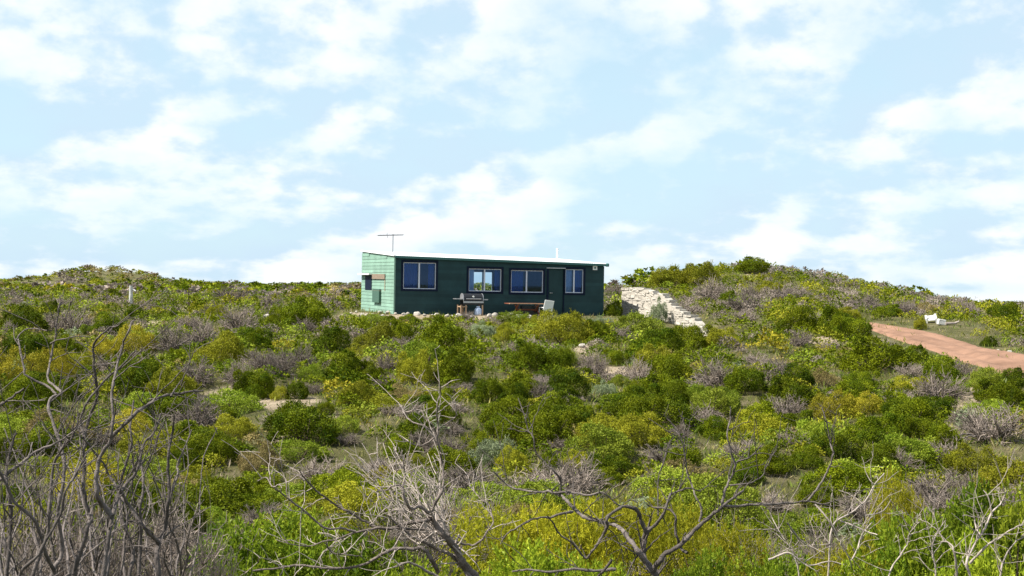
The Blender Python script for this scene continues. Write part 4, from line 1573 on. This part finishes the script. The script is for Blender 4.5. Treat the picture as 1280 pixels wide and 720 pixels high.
def catmull(P, n):
    P = np.asarray(P, float)
    Q = np.vstack([2 * P[0] - P[1], P, 2 * P[-1] - P[-2]])
    out = []
    for i in range(len(P) - 1):
        p0, p1, p2, p3 = Q[i:i + 4]
        t = np.linspace(0, 1, n, endpoint=False)[:, None]
        out.append(.5 * (2 * p1 + (p2 - p0) * t + (2 * p0 - 5 * p1 + 4 * p2 - p3) * t ** 2 + (3 * p1 - p0 - 3 * p2 + p3) * t ** 3))
    out.append(P[-1:])
    return np.concatenate(out)


def px_branch(pts, D0, D1, w0, w1, r, root=False, wob=0.02):
    """a limb seen at these pixels, leaning from depth D0 to D1; widths in pixels"""
    n = len(pts)
    Ds = np.linspace(D0, D1, n) + np.cumsum(r.normal(size=n) * 0.05)
    P = [at(px, py, d) for (px, py), d in zip(pts, Ds)]
    if root:
        b = P[0].copy()
        g = float(H(b[0], b[1])) - 0.1
        k = max(1, int((b[2] - g) / 0.35))
        ext = [np.array([b[0] + r.normal() * .03 + (P[0][0] - P[1][0]) * 0.6 * (k - i) / k, b[1] + r.normal() * .03, g + (b[2] - g) * i / k]) for i in range(k)]
        P = ext + P
    C = catmull(np.array(P), 5)
    C += np.cumsum(r.normal(size=C.shape) * 0.0025, axis=0)
    s = np.linspace(0, 1, len(C))
    Dm = (D0 + D1) / 2
    rad = (w0 + (w1 - w0) * s ** 0.8) * (0.55 if D0 < 8.2 else 0.47) * Dm / FPX
    rad *= 1 + 0.13 * np.sin(np.arange(len(C)) * 1.9 + r.uniform(0, 6)) * r.uniform(.3, 1) + r.normal(size=len(C)) * .09
    return C, np.maximum(rad, 0.0025)


def twigs_on(C, rad, r, n, lmin, lmax, wf=0.45, up=0.35, sub=2):
    ts = []
    T = unit(np.gradient(C, axis=0))
    for i in range(n):
        k = int(r.uniform(0.3, 0.99) * (len(C) - 1))
        d = unit(T[k] * .5 + r.normal(size=3) * np.array([.6, .45, .5]) + np.array([0, 0, up]))
        L = r.uniform(lmin, lmax)
        m = 7
        s = np.linspace(0, 1, m)[:, None]
        bend = r.normal(size=3) * L * .22
        P = C[k] + d * L * s + bend * s ** 2 + np.cumsum(r.normal(size=(m, 3)) * L * .022, 0)
        r0 = max(.0035, min(rad[k] * wf, .008))
        ts.append(tube(P, np.linspace(r0, .0018, m), 4))
        for q in range(sub):
            kk = r.integers(2, m)
            d2 = unit(d * .6 + r.normal(size=3) * .6)
            l2 = L * r.uniform(.25, .5)
            s2 = np.linspace(0, 1, 4)[:, None]
            ts.append(tube(P[kk] + d2 * l2 * s2 + r.normal(size=3) * l2 * .15 * s2 ** 2, np.linspace(r0 * .6, .0015, 4), 3))
    return ts


def dead_tree(name, label, D, limbs, seed, tw=(5, .12, .4), m=M_BARK, extra=None, mt=None):
    """limbs: (points, w0, w1, depth offset start, end, root)"""
    r = np.random.default_rng(seed)
    first = limbs[0][0][0]
    g = at(*first, D)
    t = thing(name, label, 'dead tree', (g[0], g[1], float(H(g[0], g[1]))), 0)
    org = np.array(t.location)
    ts = []
    for pts, w0, w1, a, b, root in limbs:
        C, rad = px_branch(pts, D + a, D + b, w0, w1, r, root)
        V, F = tube(C - org, rad, 8 if w0 > 5 else 6)
        link('trunk' if root and w0 > 8 else 'branch', np_mesh('branch', V, F, None, m, True), t)
        if tw[0]:
            L = np.linalg.norm(np.diff(C, axis=0), axis=1).sum()
            ts += twigs_on(C - org, rad, r, max(1, int(tw[0] * L)), tw[1], tw[2])
    if extra:
        st, tw_ = extra(r, org)
        for v, f in st:
            link('branch', np_mesh('branch', v, f, None, mt or m, True), t)
        ts += tw_
    if ts:
        V, F = join_tubes(ts)
        tag(link('twigs', np_mesh('twigs', V, F, None, mt or m), t), kind='stuff')
    return t


# left: many-stemmed dead shrub
def left_extra(r, org):
    ts, st = [], []
    for i in range(46):
        x0 = r.uniform(-20, 235)
        ytop = r.uniform(520, 650)
        n = 8
        ys = np.linspace(760, ytop, n)
        lean = r.normal() * 45
        xs = x0 + lean * np.linspace(0, 1, n) ** 1.3 + np.cumsum(r.normal(size=n) * 5)
        C, rad = px_branch(list(zip(xs, ys)), 7.4 + r.uniform(-.5, 1.6), 7.6 + r.uniform(-.5, 1.6), r.uniform(2.4, 5), 1.2, r, True)
        st.append(tube(C - org, rad, 5))
        ts += twigs_on(C - org, rad, r, 3, .12, .4)
    return st, ts


LEFT = [
    ([(195, 722), (194, 690), (198, 678), (206, 655), (209, 625), (207, 590), (207, 565), (212, 540), (213, 520)], 8, 2.2, 0, .2, True),
    ([(198, 680), (182, 662), (168, 640), (158, 625), (150, 612), (140, 600), (137, 588), (122, 566), (112, 548)], 5, 2, 0, -.3, False),
    ([(209, 630), (222, 592), (223, 584), (232, 560), (243, 538)], 3.2, 1.4, .15, .3, False),
    ([(128, 722), (135, 670), (140, 645), (150, 620), (162, 600), (170, 588), (178, 560), (190, 545), (197, 520)], 7, 2, -.3, 0, True),
    ([(140, 645), (128, 632), (121, 622), (120, 600), (125, 575), (135, 555), (138, 540), (138, 515), (137, 492), (142, 470), (150, 437), (158, 415), (164, 400)], 6.5, 1.8, -.3, -.5, False),
    ([(90, 722), (97, 690), (107, 655), (110, 647), (100, 625), (97, 605), (98, 590), (95, 570), (97, 555), (92, 530), (100, 505), (120, 480), (140, 463), (160, 440)], 7, 1.8, .2, .5, True),
    ([(104, 545), (110, 520), (118, 500), (117, 470), (116, 445), (120, 430), (130, 418), (143, 406)], 4.5, 1.6, .5, .5, False),
    ([(138, 548), (165, 520), (185, 505), (200, 497), (215, 495), (240, 492), (253, 490)], 4.5, 2.5, -.4, -.2, False),
    ([(213, 496), (222, 482), (228, 474)], 2.6, 1.2, -.2, -.2, False),
    ([(40, 722), (58, 670), (60, 640), (62, 600), (66, 570), (75, 555), (88, 540), (95, 515)], 6, 2, .1, .3, True),
    ([(20, 722), (45, 690), (70, 640), (80, 610), (92, 590), (108, 560)], 5.5, 2, -.5, -.2, True),
    ([(5, 722), (12, 650), (10, 620), (4, 600), (8, 570), (18, 545)], 6, 2.5, -.2, 0, True),
    ([(-12, 610), (20, 585), (45, 565), (70, 555), (95, 540), (118, 518)], 4.5, 1.6, 0, .3, False),
    ([(-15, 520), (0, 503), (15, 494), (29, 481)], 4.5, 2.2, -.3, -.3, False),
    ([(60, 725), (72, 690), (68, 640), (76, 600), (73, 565), (56, 520), (58, 500), (72, 495), (62, 485), (56, 474), (62, 440), (66, 420), (68, 395), (72, 378)], 6, 1.6, .3, .9, True),
    ([(70, 493), (52, 480), (33, 470), (27, 455), (21, 432), (19, 424)], 3.2, 1.8, .8, .9, False),
    ([(20, 425), (32, 415), (45, 412), (62, 416)], 1.7, 1.2, .9, .9, False),
    ([(63, 430), (80, 422), (98, 418), (108, 421)], 1.7, 1.0, .9, 1.0, False),
    ([(160, 725), (165, 690), (150, 650), (147, 620), (152, 590), (160, 560), (158, 530), (163, 505)], 6, 2, .5, .8, True),
    ([(175, 722), (178, 680), (177, 640), (178, 600), (174, 575), (170, 548)], 6, 2, .1, .2, True),
    ([(72, 725), (60, 690), (45, 650), (20, 625), (5, 590), (-8, 570)], 6, 2.5, .1, -.2, True)]
dead_tree('dead_shrub', 'tall many-stemmed leafless grey shrub filling the lower left corner', 7.0, LEFT, 4, (6.0, .10, .40), M_BARK, left_extra)


# centre: fan of pale twigs from a leaning trunk
def centre_extra(r, org):
    ts, st = [], []
    for i in range(40):
        x0, y0 = r.uniform(520, 560), r.uniform(650, 690)
        x1, y1 = r.uniform(425, 560), r.uniform(545, 610)
        m = [((x0 * (1 - t) + x1 * t) + r.normal() * 5 + 12 * math.sin(3 * t), (y0 * (1 - t) + y1 * t) + r.normal() * 4 + 10 * math.sin(3 * t)) for t in np.linspace(0, 1, 6)]
        C, rad = px_branch(m, 9.2, 9.4 + r.uniform(-.5, .8), r.uniform(1.3, 2.3), 0.9, r)
        st.append(tube(C - org, rad, 4))
        ts += twigs_on(C - org, rad, r, 3, .06, .22)
    return st, ts


CENTRE = [
    ([(597, 728), (585, 710), (575, 698), (566, 683), (556, 670), (545, 655), (540, 647)], 15, 6, 0, .1, True),
    ([(590, 728), (575, 706), (562, 692), (545, 682), (530, 673), (515, 666), (500, 655), (485, 640)], 7, 2, -.2, -.3, False),
    ([(541, 648), (525, 650), (510, 652), (495, 655), (480, 655), (465, 650), (450, 645), (435, 637), (420, 630), (405, 620), (392, 612), (380, 600), (372, 588)], 6, 1.5, 0, -.5, False),
    ([(541, 647), (542, 638), (550, 620), (554, 600), (552, 580), (548, 560), (546, 545), (547, 530), (546, 510), (552, 492), (553, 482)], 5, 1.5, 0, .3, False),
    ([(546, 545), (540, 532), (530, 523), (523, 511)], 2.8, 1.2, .2, .3, False),
    ([(546, 545), (535, 553), (525, 555), (510, 551), (496, 543)], 2.6, 1.2, .2, .1, False),
    ([(547, 538), (560, 530), (568, 522), (567, 512)], 2.4, 1, .2, .3, False),
    ([(543, 540), (530, 532), (515, 525), (505, 515), (498, 512)], 2.6, 1.2, .2, .4, False),
    ([(540, 648), (535, 640), (525, 633), (516, 635), (510, 627), (504, 613), (500, 605), (490, 603), (482, 609), (470, 612)], 5.5, 1.8, 0, -.2, False),
    ([(504, 613), (506, 595), (501, 575), (496, 558)], 3, 1.2, 0, 0, False),
    ([(445, 664), (430, 662), (410, 660), (395, 650), (385, 640), (375, 632), (360, 622), (350, 612), (342, 605), (336, 594), (326, 597)], 3.6, 1.5, -.3, -.6, False),
    ([(361, 622), (357, 605), (352, 590), (345, 578)], 2.2, 1.2, -.5, -.5, False),
    ([(530, 662), (500, 660), (470, 660), (445, 664), (425, 672), (405, 676), (390, 680), (370, 677), (350, 670)], 4, 1.3, -.1, -.4, False),
    ([(548, 715), (540, 700), (530, 687), (515, 688), (490, 688), (478, 693), (465, 700), (450, 706), (430, 710), (400, 708), (375, 707), (350, 712), (318, 716)], 6.5, 2.5, -.3, -.7, False),
    ([(408, 678), (415, 690), (430, 692), (445, 695), (455, 701)], 2.4, 1.2, -.5, -.5, False),
    ([(552, 722), (535, 712), (520, 704), (505, 700), (490, 706)], 5, 2, -.4, -.5, False),
    ([(566, 677), (580, 681), (595, 682), (605, 678), (612, 668), (619, 655), (615, 640), (612, 630), (600, 622), (590, 612), (580, 600)], 3.6, 1.2, 0, .3, False),
    ([(570, 690), (558, 665), (553, 650), (557, 630), (552, 615)], 4, 1.5, .1, .2, False)]
dead_tree('dead_tree', 'leaning dead tree with a fan of pale twigs at bottom centre', 9.0, CENTRE, 8, (11, .08, .32), mat('grey_bark', (0.18, 0.148, 0.13), 0.85, 0.15, var=0.5, scale=16, bump=0.6, bscale=60), centre_extra, M_BARKL)

FORK = [
    ([(822, 728), (811, 712), (804, 700), (802, 690), (804, 676), (808, 667)], 11, 7, 0, .05, True),
    ([(808, 668), (801, 655), (797, 641), (792, 636), (780, 634), (769, 641), (763, 650), (764, 660), (759, 669), (752, 685), (745, 695), (738, 698), (729, 690), (720, 680), (706, 670), (697, 658), (691, 649)], 6, 1.8, 0, -.5, False),
    ([(806, 703), (797, 688), (786, 673), (775, 660), (765, 655), (750, 650), (735, 648), (722, 642), (715, 635), (708, 628), (700, 620), (690, 615), (680, 613), (665, 612), (640, 608), (628, 601), (614, 588)], 7, 2.2, 0, .5, False),
    ([(716, 640), (700, 643), (690, 647), (670, 650), (655, 658), (640, 666), (630, 680)], 4, 1.5, .2, .1, False),
    ([(700, 620), (703, 603), (695, 590), (685, 580), (672, 565), (668, 550), (660, 540), (655, 522), (648, 500)], 3.2, 1.3, .3, .5, False),
    ([(692, 616), (720, 615), (740, 617), (752, 613), (765, 622), (777, 631), (790, 635)], 3, 2, .3, 0, False),
    ([(816, 714), (824, 698), (832, 688), (850, 675), (870, 657), (890, 643), (903, 633), (917, 621), (930, 611)], 8, 3, 0, .3, False),
    ([(903, 633), (905, 618), (912, 604), (917, 594), (921, 580), (917, 562), (915, 545), (918, 525), (919, 508)], 4.5, 1.6, .25, .4, False),
    ([(921, 577), (935, 572), (945, 565), (956, 553)], 2.8, 1.2, .3, .4, False),
    ([(913, 606), (930, 604), (945, 601), (956, 594), (958, 583)], 2.8, 1.2, .3, .3, False),
    ([(905, 632), (930, 630), (960, 628), (985, 627), (1010, 626), (1038, 631)], 4.5, 2, .25, .5, False),
    ([(1008, 626), (1018, 612), (1028, 595), (1036, 580), (1040, 565), (1036, 555), (1035, 543), (1033, 525), (1027, 508)], 3.2, 1.3, .45, .6, False),
    ([(874, 652), (877, 636), (868, 622), (865, 610), (860, 600), (857, 580), (853, 555), (848, 545), (839, 536)], 3.2, 1.3, .1, .2, False),
    ([(860, 692), (851, 681), (847, 670), (845, 655), (847, 645), (841, 637), (830, 634), (818, 633), (812, 630)], 4.5, 2, -.1, .1, False),
    ([(808, 666), (820, 655), (830, 640), (836, 621), (842, 618), (860, 613), (875, 614)], 5, 1.6, .05, .3, False),
    ([(823, 645), (824, 600), (828, 580), (832, 563)], 2.2, 1, .2, .3, False),
    ([(770, 712), (745, 714), (720, 710), (690, 715), (660, 712), (636, 716)], 5, 2.5, -.3, -.5, False),
    ([(765, 700), (752, 715), (745, 722)], 4, 3, -.3, -.3, False)]
dead_tree('dead_tree', 'forked dead tree with a long level limb right of bottom centre', 8.6, FORK, 12, (9, .08, .32), M_BARK)

RIGHT = [
    ([(1216, 724), (1210, 702), (1222, 676), (1235, 660), (1245, 640), (1255, 630), (1261, 614)], 4.5, 1.8, 0, .2, True),
    ([(1213, 704), (1235, 682), (1250, 672), (1267, 659), (1280, 655)], 3.6, 1.5, 0, 0, False),
    ([(1196, 722), (1193, 692), (1186, 681), (1174, 678)], 3.4, 1.5, -.1, -.1, False),
    ([(1226, 672), (1219, 656), (1215, 648), (1202, 646)], 2.6, 1.3, .05, .1, False),
    ([(1241, 645), (1238, 622), (1232, 613)], 2.4, 1.2, .1, .2, False),
    ([(1110, 724), (1125, 696), (1135, 681), (1139, 668), (1150, 655)], 2.8, 1.3, 0, .1, True),
    ([(1167, 722), (1168, 700), (1166, 680), (1172, 660)], 3.2, 1.5, -.1, 0, True),
    ([(1250, 724), (1255, 700), (1268, 680), (1283, 668)], 3.5, 1.6, -.2, 0, True)]
dead_tree('dead_shrub', 'pale dead twigs standing before the glossy bush at bottom right', 9.6, RIGHT, 15, (9, .1, .35), M_BARKL)
STICKS = [
    ([(1040, 658), (1065, 641), (1085, 625), (1095, 608), (1106, 594)], 3.6, 1.5, .2, .5, True),
    ([(1050, 651), (1075, 661), (1098, 670)], 3, 1.4, .2, .1, False),
    ([(984, 654), (1000, 675), (1015, 685), (1030, 692)], 2.6, 1.4, 0, 0, False),
    ([(1019, 630), (1035, 650), (1045, 665), (1060, 690), (1066, 708)], 2.4, 1.4, -.3, -.2, False),
    ([(960, 700), (985, 690), (1010, 705), (1040, 700), (1075, 712)], 3, 1.6, -.2, 0, False),
    ([(1055, 724), (1070, 690), (1078, 670), (1092, 655)], 3, 1.4, 0, .2, True),
    ([(1000, 724), (992, 690), (975, 660), (965, 640)], 2.6, 1.2, 0, .2, True),
    ([(1080, 645), (1100, 640), (1112, 625)], 2.6, 1.2, .3, .4, False)]
dead_tree('dead_shrub', 'tangle of pale fallen sticks left of the glossy right-hand bush', 10.6, STICKS, 19, (9, .1, .4), M_BARKL)

# grey brush behind the left stems and around the dead trees
FG_DEAD = [hero_ for hero_ in ()]
_r = np.random.default_rng(33)
DV = []
for i in range(2):
    V, F, C = dead_bush(np.random.default_rng(950 + i), 62, 9, 0.0055)
    sv = []
    DV.append(np_mesh('twigs', V, F, C, FOL['D']))
for px, yt, D, rx, lab in ((30, 590, 9.0, .75, 'dense grey brush behind the dead stems at the left edge'), (110, 575, 9.6, .8, 'dense grey brush behind the tall dead stems'),
                           (185, 600, 9.8, .75, 'grey brush right behind the tall dead stems'), (240, 640, 9.6, .5, 'low pale brush right of the tall dead stems'),
                           (505, 590, 12.2, .7, 'grey brush behind the fan of pale twigs'), (590, 590, 15.5, .6, 'pale brush right of the leaning dead tree'),
                           (940, 640, 12.6, .6, 'grey brush under the long level limb'), (1040, 640, 13.0, .8, 'grey brush right of the long level limb'),
                           (1110, 655, 12.4, .55, 'grey brush left of the glossy bush')):
    x = ray(px, 600)[0] * D
    g = float(H(x, D))
    t = thing('dead_bush', lab, 'dead bush', (x, D, g - .03), _r.uniform(0, 6), 'leafless brush in the foreground')
    t.scale = (rx, rx, max(.4, at(px, yt, D)[2] - g))
    link('twigs', DV[int(px) % 2], t)
    link('branches', PROTO['D'][int(px) % 4][1], t).scale = (.8, .8, .8)

print('objects', len(bpy.data.objects), 'tris', sum(len(m.polygons) for m in bpy.data.meshes) * 2)
